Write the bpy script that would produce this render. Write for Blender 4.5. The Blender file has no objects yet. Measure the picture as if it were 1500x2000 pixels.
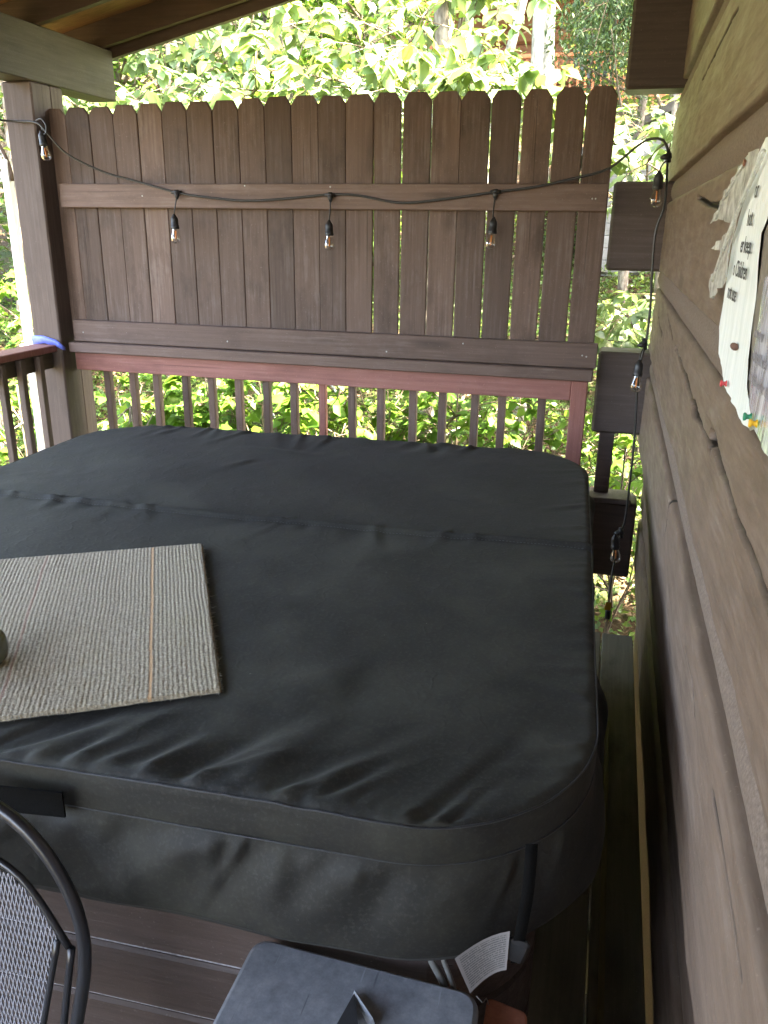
import bpy, math, random
import numpy as np
from mathutils import Vector, Matrix

R = random.Random(7)
NR = np.random.RandomState(11)
scene = bpy.context.scene
COL = scene.collection

# ------------------------------------------------------------------ camera
EYE = Vector((0.0, 0.0, 1.80))
CAM_R = Vector((0.96469, 0.26311, 0.01243))
CAM_D = Vector((0.09845, -0.31639, -0.94351))
CAM_F = Vector((-0.24431, 0.91141, -0.33112))
FPX = 1585.6
cam = bpy.data.cameras.new('camera')
cam.sensor_fit = 'VERTICAL'
cam.sensor_height = 36.0
cam.lens = FPX / 2000 * 36.0
cam.clip_start = 0.02
cam.clip_end = 500
camo = bpy.data.objects.new('camera', cam)
COL.objects.link(camo)
mw = Matrix.Identity(4)
for i in range(3):
    mw[i][0] = CAM_R[i]
    mw[i][1] = -CAM_D[i]
    mw[i][2] = -CAM_F[i]
    mw[i][3] = EYE[i]
camo.matrix_world = mw
scene.camera = camo

# ------------------------------------------------------------------ light
SUN_EL = math.radians(60)
SUN_AZ = Vector((0.96, -0.26, 0)).normalized()          # towards the sun, over the house
world = bpy.data.worlds.new('World')
scene.world = world
world.use_nodes = True
wn = world.node_tree.nodes
sky = wn.new('ShaderNodeTexSky')
sky.sky_type = 'NISHITA'
sky.sun_disc = False
sky.sun_elevation = SUN_EL
sky.sun_rotation = math.atan2(SUN_AZ.x, SUN_AZ.y)
sky.air_density = 0.8
sky.dust_density = 4.0
world.node_tree.links.new(sky.outputs[0], wn['Background'].inputs[0])
wn['Background'].inputs[1].default_value = 0.15
sun = bpy.data.lights.new('sun', 'SUN')
sun.energy = 5.0
sun.angle = math.radians(0.55)
sun.color = (1.0, 0.95, 0.86)
suno = bpy.data.objects.new('sun', sun)
COL.objects.link(suno)
sd = SUN_AZ * math.cos(SUN_EL) + Vector((0, 0, math.sin(SUN_EL)))
suno.rotation_euler = sd.to_track_quat('Z', 'Y').to_euler()
suno.location = (0, 0, 20)
vs = scene.view_settings
vs.view_transform = 'Standard'
vs.look = 'None'
vs.gamma = 1
vs.use_curve_mapping = False
vs.exposure = 4.95
vs.use_white_balance = True
vs.white_balance_temperature = 7900
vs.white_balance_tint = 10
scene.cycles.max_bounces = 10
scene.cycles.diffuse_bounces = 6
scene.cycles.transparent_max_bounces = 16
scene.cycles.sample_clamp_indirect = 6

# ------------------------------------------------------------------ pixel helpers (a pixel gives a ray; the surface gives the distance)
def ray(q):
    return CAM_R * ((q[0] - 750) / FPX) + CAM_D * ((q[1] - 1000) / FPX) + CAM_F
def atY(q, y):
    v = ray(q); return EYE + v * (y / v.y)
def atX(q, x):
    v = ray(q); return EYE + v * (x / v.x)
def atZ(q, z):
    v = ray(q); return EYE + v * ((z - EYE.z) / v.z)

# ------------------------------------------------------------------ object helpers
def mesh(name, v, f, mat=None, smooth=False):
    me = bpy.data.meshes.new(name)
    me.from_pydata([tuple(p) for p in v], [], [tuple(x) for x in f])
    if mat is not None:
        me.materials.append(mat)
    if smooth:
        me.shade_smooth()
    me.update()
    return me

def fast_mesh(name, V, tri=None, quad=None, mat=None, smooth=False, attr=None):
    me = bpy.data.meshes.new(name)
    V = np.asarray(V, np.float32)
    me.vertices.add(len(V))
    me.vertices.foreach_set('co', V.ravel())
    idx, starts, n = [], [], 0
    if quad is not None and len(quad):
        q = np.asarray(quad, np.int32)
        idx.append(q.ravel()); starts.append(np.arange(len(q)) * 4); n = len(q) * 4
    if tri is not None and len(tri):
        t = np.asarray(tri, np.int32)
        idx.append(t.ravel()); starts.append(n + np.arange(len(t)) * 3)
    idx = np.concatenate(idx).astype(np.int32)
    starts = np.concatenate(starts).astype(np.int32)
    me.loops.add(len(idx))
    me.loops.foreach_set('vertex_index', idx)
    me.polygons.add(len(starts))
    me.polygons.foreach_set('loop_start', starts)
    if attr is not None:
        a = me.attributes.new('tint', 'FLOAT', 'POINT')
        a.data.foreach_set('value', np.asarray(attr, np.float32))
    me.update(calc_edges=True)
    me.validate()
    if smooth:
        me.shade_smooth()
    if mat is not None:
        me.materials.append(mat)
    return me

def link(name, me, parent=None, loc=(0, 0, 0), rot=None):
    o = bpy.data.objects.new(name, me)
    COL.objects.link(o)
    o.location = loc
    if rot is not None:
        o.rotation_euler = rot
    if parent is not None:
        o.parent = parent
    return o

def tag(o, label, cat, group=None):
    o['label'] = label
    o['category'] = cat
    if group:
        o['group'] = group
    return o

def thing(name, label, cat, loc=(0, 0, 0), rz=0.0, group=None):
    o = bpy.data.objects.new(name, None)
    o.empty_display_size = 0.1
    COL.objects.link(o)
    o.location = loc
    o.rotation_euler = (0, 0, rz)
    return tag(o, label, cat, group)

def rel(parent, p):
    return Vector(p) - Vector(parent.location)

def box_geo(sx, sy, sz, b=0.003):
    x, y, z = sx / 2, sy / 2, sz / 2
    b = min(b, x * .9, y * .9, z * .9)
    v, ix = [], {}
    for i in (-1, 1):
        for j in (-1, 1):
            for k in (-1, 1):
                ix[i, j, k, 0] = len(v); v.append((i * x, j * (y - b), k * (z - b)))
                ix[i, j, k, 1] = len(v); v.append((i * (x - b), j * y, k * (z - b)))
                ix[i, j, k, 2] = len(v); v.append((i * (x - b), j * (y - b), k * z))
    f = []
    def add(face, out):
        a, c, d = (Vector(v[face[n]]) for n in (0, 1, 2))
        if (c - a).cross(d - a).dot(Vector(out)) < 0:
            face = face[::-1]
        f.append(face)
    for s in (-1, 1):
        add([ix[s, -1, -1, 0], ix[s, 1, -1, 0], ix[s, 1, 1, 0], ix[s, -1, 1, 0]], (s, 0, 0))
        add([ix[-1, s, -1, 1], ix[1, s, -1, 1], ix[1, s, 1, 1], ix[-1, s, 1, 1]], (0, s, 0))
        add([ix[-1, -1, s, 2], ix[1, -1, s, 2], ix[1, 1, s, 2], ix[-1, 1, s, 2]], (0, 0, s))
        for t in (-1, 1):
            add([ix[s, t, -1, 0], ix[s, t, 1, 0], ix[s, t, 1, 1], ix[s, t, -1, 1]], (s, t, 0))
            add([ix[s, -1, t, 0], ix[s, 1, t, 0], ix[s, 1, t, 2], ix[s, -1, t, 2]], (s, 0, t))
            add([ix[-1, s, t, 1], ix[1, s, t, 1], ix[1, s, t, 2], ix[-1, s, t, 2]], (0, s, t))
            for u in (-1, 1):
                add([ix[s, t, u, 0], ix[s, t, u, 1], ix[s, t, u, 2]], (s, t, u))
    return v, f

_boxes = {}
def box(name, lo, hi, mat, parent=None, b=0.003, rot=None):
    lo, hi = Vector(lo), Vector(hi)
    s = hi - lo
    key = (round(s.x, 4), round(s.y, 4), round(s.z, 4), b, mat.name)
    if key not in _boxes:
        v, f = box_geo(s.x, s.y, s.z, b)
        _boxes[key] = mesh(name, v, f, mat)
    c = (lo + hi) / 2
    if parent is not None:
        c = rel(parent, c)
    return link(name, _boxes[key], parent, c, rot)

def smooth_path(pts, step=0.02):
    P = [Vector(p) for p in pts]
    P = [P[0] * 2 - P[1]] + P + [P[-1] * 2 - P[-2]]
    out = []
    for i in range(1, len(P) - 2):
        a, b, c, d = P[i - 1:i + 3]
        n = max(1, int((c - b).length / step))
        for k in range(n):
            t = k / n
            out.append(0.5 * ((2 * b) + (c - a) * t + (2 * a - 5 * b + 4 * c - d) * t * t + (3 * b - a - 3 * c + d) * t ** 3))
    out.append(P[-2])
    return out

def tube_geo(pts, rad, n=8, closed=False, off=0, cap=True):
    pts = [Vector(p) for p in pts]
    m = len(pts)
    rads = rad if isinstance(rad, (list, tuple)) else [rad] * m
    v, f = [], []
    up = None
    for i, p in enumerate(pts):
        if closed:
            t = pts[(i + 1) % m] - pts[i - 1]
        else:
            t = pts[min(i + 1, m - 1)] - pts[max(i - 1, 0)]
        t = t.normalized() if t.length > 1e-9 else Vector((0, 0, 1))
        if up is None:
            up = Vector((0, 0, 1)) if abs(t.z) < .9 else Vector((1, 0, 0))
        up = (up - t * up.dot(t))
        up = up.normalized() if up.length > 1e-6 else t.orthogonal().normalized()
        s = t.cross(up)
        for k in range(n):
            a = 2 * math.pi * k / n
            v.append(p + (up * math.cos(a) + s * math.sin(a)) * rads[i])
    for i in range(m if closed else m - 1):
        j = (i + 1) % m
        for k in range(n):
            l = (k + 1) % n
            f.append((off + i * n + k, off + i * n + l, off + j * n + l, off + j * n + k))
    if cap and not closed:
        f.append(tuple(off + k for k in range(n))[::-1])
        f.append(tuple(off + (m - 1) * n + k for k in range(n)))
    return v, f

def tube(name, pts, rad, mat, parent=None, n=8, closed=False, step=None):
    if step:
        pts = smooth_path(pts, step)
    if parent is not None:
        pts = [rel(parent, p) for p in pts]
    v, f = tube_geo(pts, rad, n, closed)
    return link(name, mesh(name, v, f, mat, True), parent)

def lathe_geo(prof, n=20):
    v, f = [], []
    for r, z in prof:
        for k in range(n):
            a = 2 * math.pi * k / n
            v.append((r * math.cos(a), r * math.sin(a), z))
    for i in range(len(prof) - 1):
        for k in range(n):
            l = (k + 1) % n
            f.append((i * n + k, i * n + l, (i + 1) * n + l, (i + 1) * n + k))
    return v, f

def vnoise(x, y, seed=0):
    rs = np.random.RandomState(seed)
    T = rs.rand(257, 257)
    xi, yi = np.floor(x).astype(int), np.floor(y).astype(int)
    fx, fy = x - xi, y - yi
    fx = fx * fx * (3 - 2 * fx); fy = fy * fy * (3 - 2 * fy)
    a = T[xi % 256, yi % 256]; b = T[(xi + 1) % 256, yi % 256]
    c = T[xi % 256, (yi + 1) % 256]; d = T[(xi + 1) % 256, (yi + 1) % 256]
    return (a * (1 - fx) + b * fx) * (1 - fy) + (c * (1 - fx) + d * fx) * fy - .5

# ------------------------------------------------------------------ materials
class NT:
    def __init__(s, name):
        s.m = bpy.data.materials.new(name)
        s.m.use_nodes = True
        s.t = s.m.node_tree
        s.n = s.t.nodes
        s.p = s.n['Principled BSDF']
        s.out = s.n['Material Output']
    def new(s, typ, **kw):
        nd = s.n.new(typ)
        for k, v in kw.items():
            setattr(nd, k, v)
        return nd
    def l(s, a, b):
        s.t.links.new(a, b)
    def noise(s, vec, scale, detail=4, rough=.55):
        nd = s.new('ShaderNodeTexNoise')
        nd.inputs['Scale'].default_value = scale
        nd.inputs['Detail'].default_value = detail
        nd.inputs['Roughness'].default_value = rough
        if vec is not None:
            s.l(vec, nd.inputs['Vector'])
        return nd.outputs['Fac']
    def ramp(s, fac, stops):
        nd = s.new('ShaderNodeValToRGB')
        cr = nd.color_ramp
        while len(cr.elements) < len(stops):
            cr.elements.new(.5)
        for e, (p, c) in zip(cr.elements, stops):
            e.position = p
            e.color = (*c, 1) if len(c) == 3 else c
        s.l(fac, nd.inputs[0])
        return nd.outputs[0]
    def rng(s, fac, a, b, c=0., d=1.):
        nd = s.new('ShaderNodeMapRange')
        for i, q in zip((1, 2, 3, 4), (a, b, c, d)):
            nd.inputs[i].default_value = q
        s.l(fac, nd.inputs[0])
        return nd.outputs[0]
    def mix(s, fac, a, b, mode='MIX'):
        nd = s.new('ShaderNodeMix', data_type='RGBA', blend_type=mode)
        for sock, q in ((nd.inputs[0], fac), (nd.inputs[6], a), (nd.inputs[7], b)):
            if hasattr(q, 'is_output'):
                s.l(q, sock)
            elif isinstance(q, (int, float)):
                sock.default_value = q
            else:
                sock.default_value = (*q, 1)
        return nd.outputs[2]
    def math(s, op, a, b=0.):
        nd = s.new('ShaderNodeMath', operation=op)
        for sock, q in zip(nd.inputs, (a, b)):
            if hasattr(q, 'is_output'):
                s.l(q, sock)
            else:
                sock.default_value = q
        return nd.outputs[0]
    def coords(s, scale=(1, 1, 1), rand=True):
        tc = s.new('ShaderNodeTexCoord')
        mp = s.new('ShaderNodeMapping')
        mp.inputs['Scale'].default_value = scale
        src = tc.outputs['Object']
        if rand:
            oi = s.new('ShaderNodeObjectInfo')
            va = s.new('ShaderNodeVectorMath', operation='MULTIPLY_ADD')
            s.l(oi.outputs['Random'], va.inputs[0])
            va.inputs[1].default_value = (53.1, 71.7, 37.3)
            s.l(src, va.inputs[2])
            src = va.outputs[0]
        s.l(src, mp.inputs['Vector'])
        return mp.outputs[0]
    def bump(s, h, strength=.3, dist=.01):
        nd = s.new('ShaderNodeBump')
        nd.inputs['Strength'].default_value = strength
        nd.inputs['Distance'].default_value = dist
        s.l(h, nd.inputs['Height'])
        s.l(nd.outputs[0], s.p.inputs['Normal'])
    def set(s, **kw):
        for k, q in kw.items():
            sock = s.p.inputs[k.replace('_', ' ')]
            if hasattr(q, 'is_output'):
                s.l(q, sock)
            elif isinstance(q, tuple) and len(q) == 3 and sock.type == 'RGBA':
                sock.default_value = (*q, 1)
            else:
                sock.default_value = q
        return s

def mul(c, k):
    return tuple(min(1, x * k) for x in c)

def wood(name, base, axis='Z', worn=.35, mildew=.35, bump=.35, rough=.62, cracks=.4, mcol=None, vary=.16, spec=.35, cut=False, gs=(2.2, 60)):
    t = NT(name)
    sc = {'X': (gs[0], gs[1], gs[1]), 'Y': (gs[1], gs[0], gs[1]), 'Z': (gs[1], gs[1], gs[0])}[axis]
    sc2 = {'X': (.5, 1, 1), 'Y': (1, .5, 1), 'Z': (1, 1, .5)}[axis]
    g = t.noise(t.coords(sc), 1.0, 7, .68)
    col = t.ramp(g, [(.22, mul(base, .76)), (.5, base), (.78, mul(base, 1.2))])
    big = t.noise(t.coords(sc2), 6.5, 6, .66)
    m1 = t.rng(big, .50, .68, 0, mildew)
    col = t.mix(m1, col, mcol or mul(base, .42))
    lightp = t.noise(t.coords(sc2), 9.0, 6, .7)
    m2 = t.rng(t.math('MULTIPLY', lightp, g), .27, .42, 0, worn)
    pale = tuple(min(1, .5 * (x * 1.9 + .09)) for x in base)
    col = t.mix(m2, col, pale)
    ksc = {'X': (2.2, 9, 9), 'Y': (9, 2.2, 9) if False else (5, 2.0, 5), 'Z': (9, 9, 2.2)}[axis]
    vo = t.new('ShaderNodeTexVoronoi'); vo.inputs['Scale'].default_value = .55
    t.l(t.coords(ksc), vo.inputs['Vector'])
    kn = t.rng(vo.outputs['Distance'], .05, .16, .55, 0)
    col = t.mix(kn, col, mul(base, .35))
    spk = t.noise(t.coords((1, 1, 1)), 130, 2, .5)
    col = t.mix(t.rng(spk, .67, .74, 0, .5), col, mul(pale, 1.4))
    oi = t.new('ShaderNodeObjectInfo')
    br = t.rng(oi.outputs['Random'], 0, 1, 1 - vary, 1 + vary)
    hs = t.new('ShaderNodeHueSaturation')
    t.l(br, hs.inputs['Value']); t.l(col, hs.inputs['Color'])
    csc = {'X': (.8, 60, 60), 'Y': (60, .8, 60), 'Z': (60, 60, .8)}[axis]
    ck = t.noise(t.coords(csc), 1.0, 2, .5)
    cm = t.rng(ck, .70, .735, 0, cracks)
    col = t.mix(cm, hs.outputs[0], mul(base, .16))
    if cut:
        at = t.new('ShaderNodeAttribute', attribute_name='tint')
        col = t.mix(t.rng(at.outputs['Fac'], .02, .35, 0, .97), col, (.016, .012, .010))
    h = t.math('ADD', t.math('MULTIPLY', g, .7), t.math('MULTIPLY', lightp, .5))
    h = t.math('SUBTRACT', h, t.math('MULTIPLY', cm, 1.2))
    t.bump(h, bump, .006)
    t.set(Base_Color=col, Roughness=t.rng(g, .2, .8, rough + .1, rough - .08), Specular_IOR_Level=spec)
    return t.m

def plain(name, col, rough=.5, metal=0., nscale=40, namp=.15, bump=.1, spec=.5):
    t = NT(name)
    n = t.noise(t.coords(), nscale, 4, .6)
    c = t.ramp(n, [(.3, mul(col, 1 - namp)), (.7, mul(col, 1 + namp))])
    t.bump(n, bump, .002)
    t.set(Base_Color=c, Roughness=rough, Metallic=metal, Specular_IOR_Level=spec)
    return t.m

BROWN = (.125, .092, .080)
M = {}
M['picket'] = wood('brown_picket_paint', (.118, .076, .060), 'Z', .9, .6, .5, vary=.30)
M['board_x'] = wood('brown_board_paint', (.138, .090, .073), 'X', .85, .4, .4)
M['post'] = wood('post_paint', (.115, .083, .070), 'Z', .45, .25, .4)
M['beam'] = wood('beam_paint', (.076, .062, .041), 'Y', .25, .35, .3)
M['rafter'] = wood('rafter_stain', (.075, .045, .027), 'X', .3, .3, .3)
M['sheath'] = wood('roof_sheathing_stain', (.21, .105, .045), 'X', .2, .3, .2)
M['red'] = wood('red_rail_paint', (.29, .125, .105), 'X', .9, .35, .3, vary=.06)
M['redz'] = wood('red_post_paint', (.27, .110, .090), 'Z', .8, .35, .3, vary=.06)
M['log'] = wood('log_wall_paint', (.172, .120, .090), 'Y', .9, .4, .4, .58, .15, vary=.05, cut=True, gs=(4.5, 34))
M['logend'] = wood('log_end_paint', (.078, .057, .050), 'X', .4, .3, .35, .6, .2)
M['chink'] = plain('chinking_paint', (.170, .128, .104), .8, 0, 160, .3, .6, .3)
M['deck'] = wood('deck_board_weathered', (.20, .185, .145), 'Y', .5, .6, .5, .8)
M['batten'] = wood('pale_batten', (.20, .17, .09), 'Y', .3, .35, .3, .7)
M['tubwood'] = wood('tub_cabinet_wood', (.075, .052, .045), 'X', .5, .4, .5, .5)
M['tubglint'] = plain('tub_joint_highlight', (.30, .29, .31), .6, 0, 120, .4, .3)  # pale colour stands in for the highlight on the board edges
M['redwood'] = wood('redwood_block', (.42, .17, .11), 'Z', .5, .3, .4, .7)
M['black_plastic'] = plain('black_socket_rubber', (.022, .022, .024), .42, 0, 80, .2, .1)
M['cord'] = plain('black_cord', (.03, .03, .03), .38, 0, 60, .25, .1)
M['nail'] = plain('galvanised_nail', (.5, .5, .48), .4, .8)
M['white'] = plain('white_pole_paint', (.80, .80, .80), .4, 0, 20, .05)
M['net'] = plain('white_netting', (.70, .72, .74), .6, 0, 20, .05)
M['blue'] = plain('blue_ribbon', (.14, .20, .75), .45, 0, 60, .25, .4)
M['yellowtag'] = plain('yellow_tag', (.65, .36, .02), .5, 0, 30, .1)
M['brass'] = plain('brass_prong', (.6, .42, .15), .3, 1.)
M['hose'] = plain('white_hose', (.16, .16, .15), .4, 0, 30, .1)
M['strap'] = plain('black_webbing', (.004, .004, .004), .9, 0, 300, .5, .5, .1)
M['piping'] = plain('cover_piping', (.022, .023, .026), .55, 0, 200, .3, .3)
M['ink'] = plain('black_ink', (.03, .03, .035), .6, 0, 50, .1)
M['greyink'] = plain('faded_ink', (.20, .19, .21), .6, 0, 50, .2)

def fabric():
    t = NT('black_cover_fabric')
    c = t.coords((1, 1, 1), False)
    n1 = t.noise(c, 3.2, 6, .62)
    n2 = t.noise(c, 60, 3, .6)
    n3 = t.noise(c, 130, 4, .7)
    rd = t.math('ABSOLUTE', t.math('SUBTRACT', t.noise(c, 7, 3, .6), .5))
    crease = t.rng(rd, 0, .03, 1, 0)
    col = t.ramp(n1, [(.33, (.0090, .0088, .0078)), (.48, (.0145, .0140, .0120)), (.64, (.0300, .0290, .0215))])
    col = t.mix(t.rng(t.math('MULTIPLY', n1, n2), .29, .40, 0, .38), col, (.034, .034, .026))
    col = t.mix(t.rng(n3, .50, .72, 0, .42), col, (.055, .055, .046))
    col = t.mix(t.rng(t.noise(c, 75, 1, .5), .82, .85, 0, .4), col, (.16, .16, .14))
    t.bump(t.math('ADD', t.math('MULTIPLY', crease, .8), t.math('ADD', t.math('MULTIPLY', n3, .5), n2)), .16, .0025)
    t.set(Base_Color=col, Roughness=t.rng(n1, .3, .7, .62, .78), Specular_IOR_Level=.36)
    t.set(Sheen_Weight=.02, Sheen_Roughness=.5)
    return t.m
M['fabric'] = fabric()

def carpet():
    t = NT('striped_carpet')
    at = t.new('ShaderNodeAttribute', attribute_name='tint')
    c = t.coords((1, 1, 1), False)
    n = t.noise(c, 190, 4, .8)
    big = t.noise(c, 6, 4, .6)
    base = t.ramp(n, [(.30, (.16, .130, .085)), (.5, (.34, .28, .195)), (.72, (.60, .53, .39))])
    base = t.mix(t.rng(big, .5, .72, 0, .5), base, t.mix(.5, base, (.30, .25, .13)))
    # tint 0..1: rib height; 2: red thread; 3: orange thread
    dark = t.rng(at.outputs['Fac'], 0, 1, .84, 1.08)
    hs = t.new('ShaderNodeHueSaturation'); t.l(dark, hs.inputs['Value']); t.l(base, hs.inputs['Color'])
    col = t.mix(t.rng(at.outputs['Fac'], 1.7, 1.9, 0, .5), hs.outputs[0], (.40, .20, .15))
    col = t.mix(t.rng(at.outputs['Fac'], 2.7, 2.9, 0, .65), col, (.52, .30, .12))
    t.bump(n, .8, .003)
    t.set(Base_Color=col, Roughness=.95, Specular_IOR_Level=.1)
    t.set(Sheen_Weight=.2)
    return t.m
M['carpet'] = carpet()

def plastic_step_mat():
    t = NT('weathered_blue_grey_plastic')
    c = t.coords((1, 1, 1), False)
    n = t.noise(c, 26, 8, .78)
    s1 = t.noise(t.coords((120, 6, 20), False), 1, 3, .5)
    col = t.ramp(n, [(.3, (.14, .15, .165)), (.52, (.215, .228, .25)), (.75, (.33, .345, .365))])
    col = t.mix(t.rng(s1, .66, .70, 0, .5), col, (.34, .37, .40))
    col = t.mix(t.rng(s1, .28, .33, .45, 0), col, (.02, .022, .03))
    t.bump(n, .2, .003)
    t.set(Base_Color=col, Roughness=.55, Specular_IOR_Level=.5)
    return t.m
M['stepplastic'] = plastic_step_mat()

def chair_metal():
    t = NT('dark_powder_coat')
    n = t.noise(t.coords(), 300, 2, .5)
    t.bump(n, .15, .001)
    t.set(Base_Color=(.030, .030, .034), Roughness=.28, Metallic=.3, Specular_IOR_Level=.6)
    return t.m
M['chair'] = chair_metal()

M['chairmesh'] = plain('grey_coated_mesh', (.30, .30, .33), .35, .3, 200, .15, .1)

def glass(name, tint=(1, 1, 1), refl=.12):
    t = NT(name)
    tr = t.new('ShaderNodeBsdfTransparent'); tr.inputs[0].default_value = (*tint, 1)
    gl = t.new('ShaderNodeBsdfGlossy'); gl.inputs['Roughness'].default_value = .03
    fr = t.new('ShaderNodeLayerWeight'); fr.inputs[0].default_value = .35
    mx = t.new('ShaderNodeMixShader')
    t.l(t.rng(fr.outputs['Fresnel'], 0, 1, refl * .4, .6), mx.inputs[0])
    t.l(tr.outputs[0], mx.inputs[1]); t.l(gl.outputs[0], mx.inputs[2])
    t.l(mx.outputs[0], t.out.inputs[0])
    return t.m
M['glass'] = glass('clear_bulb_glass', (.97, .96, .93))
M['filament'] = plain('amber_filament', (.75, .26, .07), .5, 0, 10, .05)
M['laminate'] = glass('clear_laminate', (.93, .94, .95), .22)

def film():
    t = NT('milky_torn_plastic')
    n = t.noise(t.coords(), 30, 4, .6)
    t.bump(n, .4, .004)
    t.set(Base_Color=(.72, .74, .70), Roughness=.3, Specular_IOR_Level=.6, Alpha=t.rng(n, .35, .65, .35, .78))
    return t.m
M['film'] = film()

def paper():
    t = NT('damp_white_paper')
    n = t.noise(t.coords((1, 8, 1)), 7, 5, .6)
    col = t.ramp(n, [(.3, (.66, .71, .71)), (.7, (.80, .83, .83))])
    t.bump(n, .35, .01)
    t.set(Base_Color=col, Roughness=.6)
    return t.m
M['paper'] = paper()
M['margin'] = plain('clouded_laminate_margin', (.24, .215, .18), .3, 0, 60, .3, .3)

def sleeve_mat():
    t = NT('lilac_paper_in_sleeve')
    n = t.noise(t.coords((1, 5, 1)), 9, 4, .6)
    col = t.ramp(n, [(.3, (.52, .52, .60)), (.7, (.66, .66, .72))])
    t.bump(n, .5, .01)
    t.set(Base_Color=col, Roughness=.12, Coat_Weight=.8, Coat_Roughness=.05)
    return t.m
M['sleeve'] = sleeve_mat()

def careprint():
    t = NT('printed_care_label')
    tc = t.new('ShaderNodeTexCoord')
    sp = t.new('ShaderNodeSeparateXYZ'); t.l(tc.outputs['UV'], sp.inputs[0])
    row = t.math('FRACT', t.math('MULTIPLY', sp.outputs['Y'], 17.0))
    rowi = t.math('FLOOR', t.math('MULTIPLY', sp.outputs['Y'], 17.0))
    cb = t.new('ShaderNodeCombineXYZ')
    t.l(t.math('MULTIPLY', sp.outputs['X'], 46.0), cb.inputs[0]); t.l(t.math('MULTIPLY', rowi, 7.3), cb.inputs[1])
    w = t.noise(cb.outputs[0], 1.0, 1, .5)
    ink = t.math('MULTIPLY', t.rng(row, .35, .45, 0, 1), t.rng(w, .36, .44, 0, 1))
    mx = t.math('MULTIPLY', t.rng(sp.outputs['X'], .05, .07, 0, 1), t.rng(sp.outputs['X'], .93, .95, 1, 0))
    my = t.math('MULTIPLY', t.rng(sp.outputs['Y'], .06, .08, 0, 1), t.rng(sp.outputs['Y'], .92, .94, 1, 0))
    ink = t.math('MULTIPLY', ink, t.math('MULTIPLY', mx, my))
    col = t.mix(t.math('MULTIPLY', ink, .8), (.17, .155, .15), (.05, .05, .05))
    t.set(Base_Color=col, Roughness=.6)
    return t.m
M['care'] = careprint()

def leafmat(name, stops, trans=.40, rough=.34, spec=.6):
    t = NT(name)
    at = t.new('ShaderNodeAttribute', attribute_name='tint')
    oi = t.new('ShaderNodeObjectInfo')
    fac = t.math('FRACT', t.math('ADD', at.outputs['Fac'], t.math('MULTIPLY', oi.outputs['Random'], .31)))
    col = t.ramp(fac, stops)
    t.set(Base_Color=col, Roughness=rough, Specular_IOR_Level=spec)
    tl = t.new('ShaderNodeBsdfTranslucent')
    c2 = t.mix(.45, col, (.22, .30, .05))
    t.l(c2, tl.inputs[0])
    mx = t.new('ShaderNodeMixShader'); mx.inputs[0].default_value = trans
    t.l(t.p.outputs[0], mx.inputs[1]); t.l(tl.outputs[0], mx.inputs[2])
    t.l(mx.outputs[0], t.out.inputs[0])
    return t.m
M['leafA'] = leafmat('broad_glossy_leaf', [(0, (.085, .150, .085)), (.45, (.120, .200, .100)), (.75, (.150, .225, .09)), (.93, (.24, .27, .05))], .36, .30, .7)
M['leafB'] = leafmat('maple_leaf', [(0, (.050, .135, .022)), (.5, (.080, .185, .028)), (1, (.125, .225, .030))], .50, .5, .3)
M['leafC'] = leafmat('woodland_leaf', [(0, (.030, .075, .022)), (.5, (.055, .115, .028)), (1, (.11, .165, .028))], .35, .45, .4)
M['leafD'] = leafmat('conifer_needle', [(0, (.022, .055, .030)), (.6, (.035, .08, .035)), (1, (.06, .11, .04))], .2, .5, .4)

def bark(name, a, b, scale=9):
    t = NT(name)
    n = t.noise(t.coords((1, 1, .22)), scale * 4, 6, .7)
    p = t.noise(t.coords((1, 1, .6)), scale, 4, .6)
    col = t.ramp(n, [(.3, mul(a, .5)), (.5, a), (.7, b)])
    col = t.mix(t.rng(p, .5, .66, 0, .7), col, mul(b, 1.2))
    t.bump(n, .8, .03)
    t.set(Base_Color=col, Roughness=.9, Specular_IOR_Level=.2)
    return t.m
M['bark'] = bark('grey_bark', (.14, .12, .10), (.28, .26, .22))
M['barkpale'] = bark('pale_mottled_bark', (.30, .30, .28), (.52, .52, .49), 12)
M['twig'] = bark('brown_twig', (.12, .095, .07), (.22, .18, .14))

def groundmat():
    t = NT('hillside_leaf_litter')
    c = t.coords((1, 1, 1), False)
    n = t.noise(c, 1.4, 6, .65)
    f = t.noise(c, 28, 5, .75)
    litter = t.ramp(f, [(.3, (.03, .02, .013)), (.5, (.07, .047, .03)), (.7, (.13, .092, .06))])
    green = t.ramp(f, [(.3, (.018, .038, .012)), (.7, (.05, .09, .022))])
    col = t.mix(t.rng(n, .47, .58, 0, .85), litter, green)
    t.bump(f, 1.0, .05)
    t.set(Base_Color=col, Roughness=.95, Specular_IOR_Level=.15)
    return t.m
M['ground'] = groundmat()
M['cabinwood'] = wood('cabin_red_brown_log', (.20, .085, .045), 'X', .3, .3, .3)
M['cabinrail'] = wood('cabin_rail_stain', (.30, .105, .055), 'Z', .3, .2, .2)
M['shedgrey'] = wood('grey_siding', (.22, .22, .22), 'X', .3, .3, .2)
M['shedroof'] = plain('dark_shingle', (.07, .065, .06), .9, 0, 30, .3, .5)
M['glassdark'] = plain('dark_window_glass', (.02, .025, .03), .05, 0, 4, .1, 0)
M['olive'] = plain('olive_glaze', (.10, .105, .065), .25, 0, 40, .2, .05)

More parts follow.
